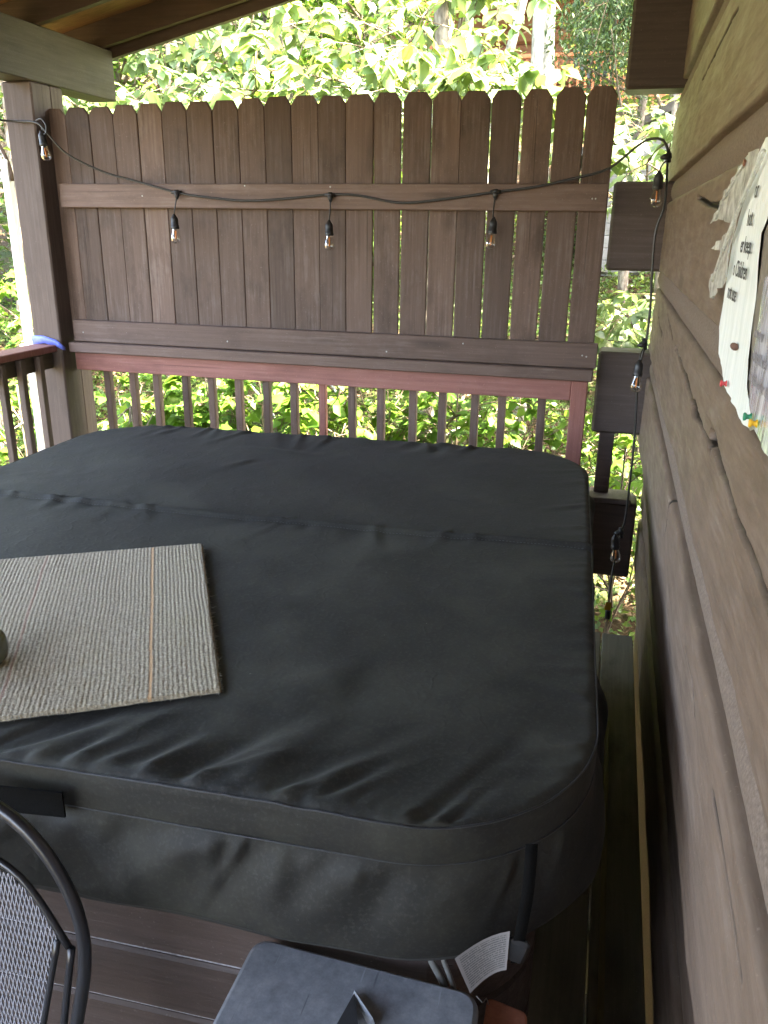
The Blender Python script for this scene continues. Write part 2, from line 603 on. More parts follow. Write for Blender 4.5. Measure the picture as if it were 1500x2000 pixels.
# ------------------------------------------------------------------ ground
def gz(x, y):
    x, y = np.asarray(x, float), np.asarray(y, float)
    d = np.sqrt(np.maximum(y - 5.0, 0) ** 2 + (0.45 * np.maximum(-x - 4.5, 0)) ** 2)
    z = -1.35 + .40 * d - .0016 * d * d
    z = z + .5 * vnoise(x * .35 + 40, y * .35 + 40, 3) * np.clip(d / 3, 0.2, 1) + .16 * vnoise(x * 1.6 + 90, y * 1.6 + 30, 4)
    return z
gx = np.concatenate([np.linspace(-95, -14, 40), np.linspace(-13.7, 8, 110), np.linspace(8.5, 95, 40)])
gy = np.concatenate([np.linspace(-60, 3.8, 40), np.linspace(4, 16, 90), np.linspace(16.4, 120, 80)])
GX, GY = np.meshgrid(gx, gy)
GV = np.stack([GX.ravel(), GY.ravel(), gz(GX, GY).ravel()], 1)
nx, ny = len(gx), len(gy)
ii = (np.arange(ny - 1)[:, None] * nx + np.arange(nx - 1)[None]).ravel()
g = link('ground', fast_mesh('ground', GV, quad=np.stack([ii, ii + 1, ii + nx + 1, ii + nx], 1), mat=M['ground'], smooth=True))
g['kind'] = 'structure'

# ------------------------------------------------------------------ deck
deck = bpy.data.objects.new('deck', None); COL.objects.link(deck)
deck['kind'] = 'structure'
x = .252
k = 0
while x > -3.2:
    w = .138
    yend = 3.60 if x > .02 else 4.34
    box('deck_board', (x - w, -4.6, -.034), (x, yend, 0.0), M['deck'], deck, .004)
    x -= w + .006
    k += 1
for y in (-4.4, -3, -1.4, .2, 1.8, 3.4):
    box('joist', (-3.2, y, -.23), (.2, y + .04, -.036), M['deck'], deck, .004)
box('rim_joist', (-3.2, 4.30, -.24), (-.02, 4.338, -.036), M['board_x'], deck, .004)
for (px, py) in ((-3.1, -1.3), (-3.1, 1.8), (-3.1, 4.2), (-.3, 4.2)):
    box('support_post', (px - .07, py - .07, -2.3), (px + .07, py + .07, -.24), M['post'], deck, .006)
bt = box('wood_batten', (.138, .9, .002), (.153, 2.82, .020), M['batten'])
tag(bt, 'thin pale wooden batten lying on the deck along the log wall', 'batten')

# ------------------------------------------------------------------ log house
house = thing('log_house', 'brown painted log house wall with chinking running beside the hot tub', 'house', (.21, 1.0, 0))
XW = .205
cracks = {}
def P2(L):
    return [(atX(q, XW).y, atX(q, XW).z) for q in L]
crack_lines = [
    (P2([(1318, 680), (1335, 740), (1350, 800), (1368, 840), (1382, 868)]), .0065, .030),
    ([(1.619, 1.405), (1.60, 1.44), (1.567, 1.431)], .004, .018),
    (P2([(1390, 862), (1400, 910), (1430, 1010), (1470, 1110), (1500, 1210)]) + [(.5, 1.37), (-.2, 1.36)], .0075, .035),
    (P2([(1365, 385), (1385, 400), (1405, 402)]), .006, .020),
    (P2([(1440, 20), (1400, 95), (1372, 155)]), .003, .012),
    (P2([(1302, 615), (1310, 660)]), .004, .015),
    (P2([(1282, 620), (1290, 655)]), .004, .015),
    (P2([(1340, 1270), (1348, 1320), (1352, 1400)]), .0025, .010),
    (P2([(1310, 960), (1298, 1045)]), .0025, .010),
    (P2([(1392, 1560), (1420, 1720), (1446, 1900)]), .0025, .010),
]
logs = [(2.42, 2.80, 0), (2.015, 2.335, 0), (1.622, 1.925, 0), (1.205, 1.530, .006), (.785, 1.115, .0), (.375, .700, .062), (.02, .30, .062), (2.86, 3.2, 0)]
for li, (z0, z1, setback) in enumerate(logs):
    ys = np.concatenate([np.linspace(-5.4, .5, 80), np.linspace(.51, 4.44, 460 if li < 5 else 160)])
    nz = 110 if li < 5 else 30
    zs = np.linspace(z0, z1, nz)
    Yg, Zg = np.meshgrid(ys, zs)
    H = z1 - z0
    e0 = (Zg - z0); e1 = (z1 - Zg)
    r0, r1 = .007, .014
    dx = np.zeros_like(Yg)
    a = np.clip(1 - e0 / r0, 0, 1); dx += r0 * (1 - np.sqrt(1 - np.minimum(a, .999) ** 2))
    a = np.clip(1 - e1 / r1, 0, 1); dx += r1 * (1 - np.sqrt(1 - np.minimum(a, .999) ** 2))
    dx -= .0065 * vnoise(Yg * 3.0 + li * 17, Zg * 9 + li * 5, 21) + .0035 * vnoise(Yg * 11 + li * 9, Zg * 30, 22) + .0012 * vnoise(Yg * 14, Zg * 190 + li, 23)
    Zj = Zg + .005 * vnoise(Yg * 1.7 + li * 31, Yg * 0 + li, 24) * np.clip(np.minimum(e0, e1) < .04, 0, 1)
    ck_a = np.zeros_like(Yg)
    for line, wdt, dep in crack_lines:
        wdt = wdt * 1.6
        for s in range(len(line) - 1):
            (ya, za), (yb, zb) = line[s], line[s + 1]
            L2 = (yb - ya) ** 2 + (zb - za) ** 2
            tt = np.clip(((Yg - ya) * (yb - ya) + (Zg - za) * (zb - za)) / L2, 0, 1)
            dy = Yg - (ya + tt * (yb - ya)); dz = Zg - (za + tt * (zb - za))
            wig = .0022 * vnoise(Yg * 12, Zg * 0 + li, 25)
            dd = np.sqrt((dy * .25) ** 2 + (dz + wig) ** 2) * (1.15 + 1.3 * vnoise(Yg * 4 + s * 3, Yg * 0 + li, 26))
            pit = np.clip(1 - dd / wdt, 0, 1)
            dx = np.where(pit > 0, np.maximum(dx, dep * pit ** .35), dx)
            ck_a = np.maximum(ck_a, pit ** .5)
    V = np.stack([np.full(Yg.size, XW + setback) + dx.ravel() - .21, Yg.ravel() - 1.0, Zj.ravel()], 1)
    n_y = len(ys)
    ii = (np.arange(nz - 1)[:, None] * n_y + np.arange(n_y - 1)[None]).ravel()
    quads = [np.stack([ii, ii + n_y, ii + n_y + 1, ii + 1], 1)]
    # top, bottom and end faces run back into the wall
    base = len(V)
    back = np.array([[.22, ys[0] - 1, z0], [.22, ys[-1] - 1, z0], [.22, ys[-1] - 1, z1], [.22, ys[0] - 1, z1]])
    bot = V[:n_y].copy(); bot[:, 0] = .2
    top = V[(nz - 1) * n_y:].copy(); top[:, 0] = .2
    end = V[n_y - 1::n_y].copy(); end[:, 0] = .2
    V = np.concatenate([V, bot, top, end])
    jj = np.arange(n_y - 1)
    quads.append(np.stack([jj, jj + 1, base + jj + 1, base + jj], 1))
    tj = (nz - 1) * n_y + jj
    quads.append(np.stack([tj + 1, tj, base + n_y + jj, base + n_y + jj + 1], 1))
    ei = np.arange(nz - 1)
    quads.append(np.stack([ei * n_y + n_y - 1, (ei + 1) * n_y + n_y - 1, base + 2 * n_y + ei + 1, base + 2 * n_y + ei], 1))
    link('log', fast_mesh('log', V, quad=np.concatenate(quads), mat=M['log'], smooth=False, attr=np.concatenate([ck_a.ravel(), np.zeros(len(V) - ck_a.size)])), house)
for (z0, z1) in ((2.335, 2.42), (1.925, 2.015), (1.53, 1.622), (1.115, 1.205), (.70, .785), (.30, .375), (2.80, 2.86)):
    ys = np.linspace(-5.4, 4.42, 600); zs = np.linspace(z0 - .03, z1 + .03, 14)
    Yg, Zg = np.meshgrid(ys, zs)
    t_ = (Zg - (z0 + z1) / 2) / ((z1 - z0) / 2)
    deep = .095 if z0 == .70 else (.085 if z0 == .30 else .024)
    dx = deep - .014 * np.clip(1 - t_ ** 2, 0, 1) - .0012 * vnoise(Yg * 30, Zg * 60 + z0 * 99, 31) - .004 * vnoise(Yg * 2.5, Zg * 5 + z0 * 7, 32)
    V = np.stack([XW + dx.ravel() - .21, Yg.ravel() - 1, Zg.ravel()], 1)
    n_y = len(ys)
    ii = (np.arange(len(zs) - 1)[:, None] * n_y + np.arange(n_y - 1)[None]).ravel()
    link('chinking', fast_mesh('chinking', V, quad=np.stack([ii, ii + n_y, ii + n_y + 1, ii + 1], 1), mat=M['chink'], smooth=True), house)
box('wall_core', (.32, -5.4, -1.6), (.55, 4.40, 3.3), M['chink'], house)
for (z0, z1, x0, y0) in ((2.385, 2.90, -.033, 4.12), (1.617, 2.013, -.040, 4.20), (.822, 1.232, -.034, 4.20), (.03, .45, -.015, 4.22)):
    box('log_end', (x0, y0, z0), (.235, y0 + .19, z1), M['logend'], house, .012)
box('stud', (.008, 4.27, .484), (.085, 4.31, .84), M['logend'], house, .004)
box('ledge', (-.03, 4.18, .454), (.2, 4.36, .482), M['post'], house, .004)
for k in range(8):  # invented wall behind the camera, added to keep light off the tub gap
    box('light_block_log', (-.75, -1.35, .02 + .40 * k), (.20, -1.15, .36 + .40 * k), M['logend'], house, .02)
box('light_block_core', (-.73, -1.33, 0), (.20, -1.17, 3.2), M['chink'], house)
# body and roof of the house beyond the wall (they shade the porch)
box('far_wall', (.56, 4.20, -1.6), (7.5, 4.39, 3.3), M['logend'], house)
box('near_wall', (.56, -5.4, -1.6), (7.5, -5.2, 3.3), M['logend'], house)
box('side_wall', (7.3, -5.2, -1.6), (7.5, 4.2, 3.3), M['logend'], house)
rv = [(-.9, -6, 3.27), (4, -6, 6.2), (8.6, -6, 3.2), (-.9, 4.9, 3.27), (4, 4.9, 6.2), (8.6, 4.9, 3.2)]
rv += [(a, b, c + .12) for a, b, c in rv]
rf = [(0, 3, 4, 1), (1, 4, 5, 2), (6, 7, 10, 9), (7, 8, 11, 10), (0, 1, 7, 6), (1, 2, 8, 7), (3, 9, 10, 4), (4, 10, 11, 5), (0, 6, 9, 3), (2, 5, 11, 8)]
link('roof', mesh('roof', [Vector(p) - house.location for p in rv], rf, M['shedroof']), house)
gv = [(.6, 4.25, 3.3), (7.4, 4.25, 3.3), (4, 4.25, 6.0)]
link('gable', mesh('gable', [Vector(p) - house.location for p in gv], [(0, 1, 2)], M['logend']), house)

# ------------------------------------------------------------------ porch roof
roof = thing('porch_roof', 'dark stained shed roof on rafters carried by a heavy painted beam', 'roof', (-3.1, 2, 2.5))
box('beam', (-3.17, -2.1, 2.493), (-3.0, 4.83, 2.765), M['beam'], roof, .006)
SL = .216
def slab_x(name, y0, y1, zoff0, zoff1, mat, x0=-3.55, x1=.55):
    v = []
    for (xx) in (x0, x1):
        zb = 2.735 + (xx + 3.0) * SL
        for yy in (y0, y1):
            for zz in (zoff0, zoff1):
                v.append(Vector((xx, yy, zb + zz)))
    f = [(0, 1, 3, 2), (4, 6, 7, 5), (0, 4, 5, 1), (2, 3, 7, 6), (0, 2, 6, 4), (1, 5, 7, 3)]
    return link(name, mesh(name, [rel(roof, p) for p in v], f, mat), roof)
slab_x('fascia', 4.84, 4.878, -.004, .20, M['rafter'])
for k in range(12):
    y = 4.80 - .60 * k
    slab_x('rafter', y - .038, y, .045 if k == 0 else .04, .18, M['rafter'])
for k in range(23):
    y1 = 4.838 - .30 * k
    slab_x('roof_board', y1 - .297, y1, .181, .20, M['sheath'])
slab_x('roofing', -2.1, 4.92, .202, .225, M['shedroof'], -3.7, .6)

# ------------------------------------------------------------------ corner post
post = thing('timber_post', 'square brown timber post carrying the roof beam at the deck corner', 'post', (-3.09, 4.1, 0))
box('upright', (-3.178, 4.035, -.03), (-3.0, 4.195, 2.49), M['post'], post, .008)
box('backing_post', (-3.15, 4.198, -.03), (-3.004, 4.305, 2.49), M['post'], post, .006)
rp = [(-3.182, 4.028, 1.165), (-3.10, 4.024, 1.168), (-3.02, 4.024, 1.152), (-2.992, 4.035, 1.128), (-2.99, 4.06, 1.118)]
rib = []
for i, p in enumerate(rp):
    hh = (.05, .046, .040, .034, .014)[i]
    rib += [Vector(p) + Vector((0, 0, -hh / 2 + .004 * (i % 2))), Vector(p) + Vector((0, -.006, hh * .2)), Vector(p) + Vector((0, 0, hh / 2))]
rf_ = []
for i in range(len(rp) - 1):
    for k in range(2):
        a = i * 3 + k
        rf_.append((a, a + 3, a + 4, a + 1))
ro = link('blue_ribbon', mesh('blue_ribbon', rib, rf_, M['blue'], True))
md = ro.modifiers.new('thick', 'SOLIDIFY'); md.thickness = .0015
tag(ro, 'crumpled blue plastic ribbon round the foot of the timber post above the rail', 'ribbon')

# ------------------------------------------------------------------ back railing and privacy fence
rail = thing('deck_railing', 'low deck railing with red top rail below the picket fence', 'railing', (-1.5, 4.17, 0))
box('cap_rail', (-2.985, 4.078, 1.098), (-.050, 4.215, 1.155), M['board_x'], rail, .005)
box('top_rail', (-2.985, 4.13, .990), (-.15, 4.168, 1.096), M['red'], rail, .004)
box('bottom_rail', (-2.985, 4.13, .09), (-.15, 4.168, .18), M['board_x'], rail, .004)
box('end_post', (-.148, 4.100, -.03), (-.070, 4.178, 1.095), M['redz'], rail, .004)
for i, xx in enumerate([-2.837, -2.669, -2.516, -2.33, -2.167, -2.0, -1.83, -1.667, -1.5, -1.33, -1.167, -.989, -.829, -.656, -.515, -.311]):
    b = box('baluster', (xx, 4.171, .12), (xx + .040, 4.211, 1.085), M['redz'] if i == 8 else M['picket'], rail, .003)
    if i == 8:
        b['label'] = 'red painted baluster'

fence = thing('privacy_fence', 'dark brown dog-eared picket privacy fence above the back railing', 'fence', (-1.5, 4.17, 1.06))
PT = [2.374, 2.376, 2.380, 2.385, 2.389, 2.393, 2.389, 2.393, 2.402, 2.403, 2.408, 2.398, 2.406, 2.404, 2.405, 2.404, 2.402, 2.405, 2.404, 2.408, 2.406]
edges = [118, 132.5, 172, 217, 264, 309, 358, 409, 457, 509, 558, 613.5, 669, 726, 780, 838, 898, 957, 1016, 1080, 1146, 1210]
gaps = [0] + [.0004] * 12 + [.003, .006, .003, .004, .005, .007, .010, .007, 0]
for i in range(21):
    yq = 222 - (edges[i] - 118) / 1092 * 40
    xa = -.052 - (21 - i) * .1425; xb = xa + .1425
    xa += gaps[i] / 2; xb -= gaps[i + 1] / 2
    if i == 20: xb = -.058
    zt = PT[i] + R.uniform(-.003, .003); zb = 1.17
    ear = .040 + R.uniform(-.004, .005); ew = .027 + R.uniform(-.003, .004)
    cx = (xa + xb) / 2
    hw = (xb - xa) / 2
    lean = R.uniform(-.004, .004) if i > 12 else 0
    bw = hw - (R.uniform(0, .004) if i > 12 else 0)
    prof = [(-bw, zb), (bw, zb), (hw + lean, zt - ear), (hw - ew + lean, zt), (-hw + ew + lean, zt - R.uniform(-.003, .003)), (-hw + lean, zt - ear)]
    cz = 1.75
    v = [(a, -.008, z - cz) for a, z in prof] + [(a, .008, z - cz) for a, z in prof]
    ins = .0042
    c0 = Vector((0, 0, (zt + zb) / 2 - cz))
    fv = []
    for (a, yy, z) in v:
        fv.append((a, yy + (ins if yy < 0 else -ins), z))
    for (a, yy, z) in v:
        fv.append((a - math.copysign(ins, a), yy, z - math.copysign(ins, z - c0.z)))
    f = [tuple(range(12, 18)), tuple(range(18, 24))[::-1]]
    for a in range(6):
        b2 = (a + 1) % 6
        f += [(a, b2, 12 + b2, 12 + a), (a, 6 + a, 6 + b2, b2), (6 + a, 18 + a, 18 + b2, 6 + b2)]
    link('picket', mesh('picket', fv, f, M['picket']), fence, rel(fence, (cx, 4.168 + R.uniform(-.003, .003), cz)), (R.uniform(-.004, .004), R.uniform(-.0015, .0015) if i > 12 else 0, R.uniform(-.012, .012)))
box('middle_rail', (-2.955, 4.112, 1.880), (-.062, 4.155, 2.000), M['board_x'], fence, .004)
box('bottom_rail', (-2.965, 4.112, 1.158), (-.040, 4.155, 1.278), M['board_x'], fence, .004)
nv, nf = lathe_geo([(0, -.003), (.0035, -.003), (.0042, -.001), (.0042, 0), (0, .0)], 8)
nm = mesh('screw', nv, nf, M['nail'], True)
for q in [(1137, 1163), (395, 412)]:
    pass
for (xx, zz) in ((-.115, 1.935), (-.13, 1.935), (-.09, 1.215), (-.11, 1.22), (-1.40, 1.985), (-2.9, 1.21), (-1.86, 1.99), (-2.45, 1.94), (-1.1, 1.19), (-2.0, 1.2), (-.7, 1.25)):
    link('screw', nm, fence, rel(fence, (xx, 4.1105, zz)), (math.radians(90), 0, 0))

# left railing
lr = thing('deck_railing', 'brown deck railing running along the open left side from the timber post', 'railing', (-3.09, 1.3, 0))
box('cap_rail', (-3.165, -4.5, 1.105), (-3.025, 4.032, 1.143), M['redz'], lr, .005)
box('top_rail', (-3.10, -4.5, 1.01), (-3.062, 4.032, 1.103), M['beam'], lr, .004)
box('bottom_rail', (-3.10, -4.5, .09), (-3.062, 4.032, .18), M['beam'], lr, .004)
for k in range(54):
    y = 3.86 - .152 * k
    box('baluster', (-3.060, y, .12), (-3.022, y + .038, 1.10), M['post'], lr, .003)
for y in (-4.4, -1.4, 1.4):
    box('rail_post', (-3.20, y - .05, -.03), (-3.105, y + .05, 1.103), M['post'], lr, .005)

# ------------------------------------------------------------------ hot tub
TC = Vector((-1.045, 2.105, 0)); TR = math.radians(2.5)
tub = thing('hot_tub', 'square hot tub with dark brown boarded cabinet standing on the deck', 'hot tub', TC, TR)
A, B, RC = 1.062, 1.150, .33
def rrect(a, b, r, n=10):
    pts = []
    for (cx, cy, a0) in ((a - r, b - r, 0), (-a + r, b - r, 90), (-a + r, -b + r, 180), (a - r, -b + r, 270)):
        for k in range(n + 1):
            t_ = math.radians(a0 + 90 * k / n)
            pts.append((cx + r * math.cos(t_), cy + r * math.sin(t_)))
    return pts
def ring_board(name, z0, z1, off, mat, be=.006):
    loops = []
    for (dz, do) in ((z0, be), (z0 + be, 0), (z1 - be, 0), (z1, be)):
        loops.append([(px, py, dz) for px, py in rrect(A - .075 - off - do, B - .075 - off - do, .22)])
    n = len(loops[0]); v = sum(loops, []); f = []
    for i in range(3):
        for k in range(n):
            l = (k + 1) % n
            f.append((i * n + k, i * n + l, (i + 1) * n + l, (i + 1) * n + k))
    f.append(tuple(3 * n + k for k in range(n))); f.append(tuple(k for k in range(n))[::-1])
    return link(name, mesh(name, v, f, mat), tub)
CB = [.03, .175, .325, .475, .628, .80]
for k in range(5):
    ring_board('cabinet_board', CB[k], CB[k + 1] - .008, 0, M['tubwood'])
    ring_board('joint_highlight', CB[k + 1] - .010, CB[k + 1] + .002, .0085, M['tubglint'], .001)  # painted highlight along the bevelled board edges
ring_board('shell_lip', .805, .845, -.03, M['black_plastic'], .012)
for k, dx_ in enumerate((0, .03)):
    a = atY((843 + 24 * k, 1878), 1.045); b = atY((868 + 17 * k, 1925), 1.04)
    pts = [a + Vector((-.02, .03, .06)), a, b, b + Vector((.02, .0, -.12)), b + Vector((.03, .0, -.45))]
    q = Matrix.Rotation(-TR, 3, 'Z')
    pts = [q @ (p - TC) for p in pts]
    v, f = tube_geo(smooth_path(pts, .02), .006 - .0015 * k, 8)
    link('hose', mesh('hose', v, f, M['hose'], True), tub)

cover = thing('hot_tub_cover', 'black padded folding hot tub cover with skirt over the tub', 'cover', TC + Vector((0, 0, .94)), TR)
ZC = .0
YH = .072
def halfw(y, a=A, b=B, r=RC):
    y = np.abs(y)
    d = np.clip(y - (b - r), 0, r)
    return a - r + np.sqrt(np.maximum(r * r - d * d, 0))
rsF = np.random.RandomState(5)
folds = []
def fold(x0, y0, ang, length, width, amp, curve=0.):
    folds.append((x0, y0, ang, length, width, amp, curve))
for i in range(48):                                           # gathers along the near edge, slanting
    xx = rsF.uniform(-1.0, .85)
    fold(xx, -B + .005, math.radians(rsF.uniform(38, 66)), rsF.uniform(.14, .46), rsF.uniform(.008, .016), rsF.uniform(.003, .0075) * (1 if rsF.rand() < .7 else -1), rsF.uniform(-.6, .3))
for xx, L_, w_, am in ((-.55, .62, .022, .010), (-.20, .56, .020, .009), (-.82, .65, .026, .011), (.1, .42, .018, .008), (-.36, .75, .030, .010), (.42, .38, .020, .008)):
    fold(xx, -B + .01, math.radians(48), L_, w_, am, -.5)
for i in range(26):                                           # far edge
    xx = rsF.uniform(-.85, .8)
    fold(xx, B - .005, math.radians(rsF.uniform(-125, -70)), rsF.uniform(.08, .42), rsF.uniform(.012, .03), rsF.uniform(.003, .009), rsF.uniform(-.4, .4))
for i in range(22):                                           # right edge
    yy = rsF.uniform(-.95, .95)
    fold(A - .01, yy, math.radians(180 + rsF.uniform(-25, 35)), rsF.uniform(.06, .22), rsF.uniform(.008, .018), rsF.uniform(.002, .006), rsF.uniform(-.4, .4))
for i in range(12):
    xx = rsF.uniform(-.9, .9)
    fold(xx, YH - .012, math.radians(rsF.uniform(-115, -60)), rsF.uniform(.06, .25), rsF.uniform(.010, .022), rsF.uniform(.002, .005), 0)
for (q0, q1, w_, am) in (((520, 880), (720, 905), .02, .006), ((690, 850), (800, 905), .03, .008), ((480, 905), (380, 935), .02, .004), ((650, 1330), (350, 1420), .05, .008), ((500, 1520), (720, 1340), .04, .010), ((160, 1500), (420, 1380), .05, .010)):
    p0, p1 = atZ(q0, .94), atZ(q1, .94)
    rm = Matrix.Rotation(-TR, 3, 'Z')
    p0, p1 = rm @ (p0 - TC), rm @ (p1 - TC)
    d = p1 - p0
    fold(p0.x, p0.y, math.atan2(d.y, d.x), d.length, w_, am, .15)
def cover_z(X, Y):
    z = np.zeros_like(X)
    edge = np.minimum(halfw(Y) - np.abs(X), B - np.abs(Y))
    ein = np.clip(edge / .03, .12, 1)
    for (x0, y0, an, L_, w_, am, cv) in folds:
        c, s = math.cos(an), math.sin(an)
        u = (X - x0) * c + (Y - y0) * s
        w = -(X - x0) * s + (Y - y0) * c - cv * u * u
        t_ = np.clip(u / L_, -.3, 1)
        env = np.where(t_ > 0, (1 - t_) ** 1.2, np.clip(1 + t_ * 3.3, 0, 1))
        ww = w_ * (1 + .8 * np.clip(t_, 0, 1))
        q = w / ww
        z += ein * am * env * (np.exp(-q * q) - .45 * np.exp(-((q - 1.7) / 1.1) ** 2))
    z += .010 * vnoise(X * 2.2 + 30, Y * 2.2 + 30, 61) + .004 * vnoise(X * 6 + 30, Y * 7 + 30, 62) + .0012 * vnoise(X * 26, Y * 22 + 40, 63)
    pk_ = np.exp(-np.abs(edge - .010) / .022)
    z += pk_ * (.0050 * vnoise(X * 30 + 9, Y * 7, 66) * (np.abs(Y) > B - .12) + .0042 * vnoise(X * 7, Y * 34, 67) * (np.abs(X) > A - .10) + .0022 * vnoise(X * 75, Y * 60, 68))
    z += .0035 * np.exp(-((Y - YH + .05) / .03) ** 2) * vnoise(X * 30, Y * 12, 69)
    z += .014 * (1 - (np.abs(Y - YH) / 1.2) ** 1.2)
    z -= .006 * np.clip(1 - edge / .018, 0, 1) ** 2
    hd = np.abs(Y - YH + .004 * np.sin(X * 3))
    z -= .016 * np.exp(-(hd / .006) ** 2)
    z += .013 * np.exp(-((Y - YH + .022) / .013) ** 2)
    return z
def ydist(y0, y1, n):
    t_ = np.linspace(0, 1, n)
    return y0 + (y1 - y0) * t_
yn = np.unique(np.round(np.concatenate([-B + RC * (1 - np.cos(np.linspace(0, math.pi / 2, 70))) * 1.0, np.linspace(-B + RC, YH - .05, 130), np.linspace(YH - .05, YH, 18)]), 5))
yf = np.unique(np.round(np.concatenate([np.linspace(YH, YH + .05, 18), np.linspace(YH + .05, B - RC, 100), B - RC * (1 - np.cos(np.linspace(math.pi / 2, 0, 70)))]), 5))
NXC = 330
tl = np.linspace(-1, 1, NXC)
bound = {}
for nm_, ysr in (('near_panel', yn), ('far_panel', yf)):
    Yc = np.repeat(ysr[:, None], NXC, 1)
    Xc = tl[None] * halfw(ysr)[:, None]
    Zc = cover_z(Xc, Yc)
    V = np.stack([Xc.ravel(), Yc.ravel(), Zc.ravel()], 1)
    n = NXC
    ii = (np.arange(len(ysr) - 1)[:, None] * n + np.arange(n - 1)[None]).ravel()
    link(nm_, fast_mesh(nm_, V, quad=np.stack([ii, ii + 1, ii + n + 1, ii + n], 1), mat=M['fabric'], smooth=True), cover)
    bound[nm_] = (Xc, Yc, Zc)
# closed rim loop, counter-clockwise starting at the near edge
Xn, Yn, Zn = bound['near_panel']; Xf, Yf_, Zf = bound['far_panel']
rim = [(Xn[0, k], Yn[0, k], Zn[0, k]) for k in range(NXC)]
rim += [(Xn[j, -1], Yn[j, -1], Zn[j, -1]) for j in range(1, len(yn))]
rim += [(Xf[j, -1], Yf_[j, -1], Zf[j, -1]) for j in range(1, len(yf))]
rim += [(Xf[-1, k], Yf_[-1, k], Zf[-1, k]) for k in range(NXC - 2, -1, -1)]
rim += [(Xf[j, 0], Yf_[j, 0], Zf[j, 0]) for j in range(len(yf) - 2, -1, -1)]
rim += [(Xn[j, 0], Yn[j, 0], Zn[j, 0]) for j in range(len(yn) - 2, 0, -1)]
rim = np.array(rim)
# resample evenly
seg = np.linalg.norm(np.diff(np.vstack([rim, rim[:1]]), axis=0), axis=1)
s_ = np.concatenate([[0], np.cumsum(seg)])
PER = s_[-1]
NS = 1100
su = np.linspace(0, PER, NS, endpoint=False)
rl = np.stack([np.interp(su, s_, np.append(rim[:, k], rim[0, k])) for k in range(3)], 1)
nxt = np.roll(rl, -1, 0) - np.roll(rl, 1, 0)
nrm = np.stack([nxt[:, 1], -nxt[:, 0]], 1)
nrm /= np.linalg.norm(nrm, axis=1)[:, None] + 1e-9
for _ in range(12):
    nrm = (np.roll(nrm, 1, 0) + nrm * 2 + np.roll(nrm, -1, 0)) / 4
nrm /= np.linalg.norm(nrm, axis=1)[:, None]
zr = rl[:, 2].copy()
for _ in range(3):
    zr = (np.roll(zr, 1) + 2 * zr + np.roll(zr, -1)) / 4
NB = 8
bandV = []
for j in range(NB + 1):
    t_ = j / NB
    o = .002 + .002 * math.sin(math.pi * t_) + .003 * vnoise(su * 4, su * 0 + t_ * 3, 71)
    if j == 0: o = o * 0
    z = zr * (1 - t_) + (-.077) * t_
    bandV.append(np.stack([rl[:, 0] + nrm[:, 0] * o, rl[:, 1] + nrm[:, 1] * o, z if j else rl[:, 2]], 1))
def loopquads(nr, n):
    k = np.arange(n)
    q = []
    for j in range(nr):
        q.append(np.stack([j * n + k, (j + 1) * n + k, (j + 1) * n + (k + 1) % n, j * n + (k + 1) % n], 1))
    return np.concatenate(q)
link('side_band', fast_mesh('side_band', np.concatenate(bandV), quad=loopquads(NB, NS), mat=M['fabric'], smooth=True), cover)
NK = 30
sk_folds = []
for i in range(95):
    sk_folds.append((rsF.uniform(0, PER), rsF.uniform(-.16, .03), rsF.uniform(.008, .022), rsF.uniform(.004, .012), rsF.uniform(.3, 1.0)))
for i in range(46):
    sk_folds.append((rsF.uniform(0, PER), rsF.uniform(-.34, -.10), rsF.uniform(.03, .055), rsF.uniform(.008, .018), rsF.uniform(.9, 1.6)))
skV = []
for j in range(NK + 1):
    t_ = j / NK
    wr = np.zeros(NS)
    for (f0, sl_, fw, fa, fl) in sk_folds:
        ds = (su - f0 - sl_ * t_ + PER / 2) % PER - PER / 2
        q_ = ds / (fw * (1 + 1.2 * t_))
        wr += fa * max(0., 1 - t_ / fl) ** .8 * min(1, t_ * 7) * (np.exp(-q_ * q_) - .5 * np.exp(-(q_ - 1.6) ** 2))
    bulge = .012 * vnoise(su * 2.2, su * 0 + 3, 73) * math.sin(min(1, t_) * math.pi)
    o = .002 + .020 * math.sin(min(1, t_ * 1.15) * math.pi * .62) + wr + bulge - .030 * max(0, t_ - .8) / .2
    z = -.078 - (.212 + .032 / (1 + np.exp((rl[:, 0] + .15) * 9)) * (rl[:, 1] < 0)) * t_ - .012 * t_ * vnoise(su * 2.3, su * 0, 75)
    skV.append(np.stack([rl[:, 0] + nrm[:, 0] * o, rl[:, 1] + nrm[:, 1] * o, z + 0 * su], 1))
skV.append(skV[-1] - np.stack([nrm[:, 0] * .03, nrm[:, 1] * .03, -0.006 + 0 * su], 1))
link('skirt', fast_mesh('skirt', np.concatenate(skV), quad=loopquads(NK + 1, NS), mat=M['fabric'], smooth=True), cover)
for nm_, dz, rr in (('top_piping', .0, .0020), ('lower_piping', -.0775, .0018)):
    pts = [Vector((rl[k, 0] + nrm[k, 0] * .002, rl[k, 1] + nrm[k, 1] * .002, (zr[k] if dz == 0 else dz))) for k in range(0, NS, 3)]
    v, f = tube_geo(pts, rr, 6, True)
    link(nm_, mesh(nm_, v, f, M['piping'], True), cover)
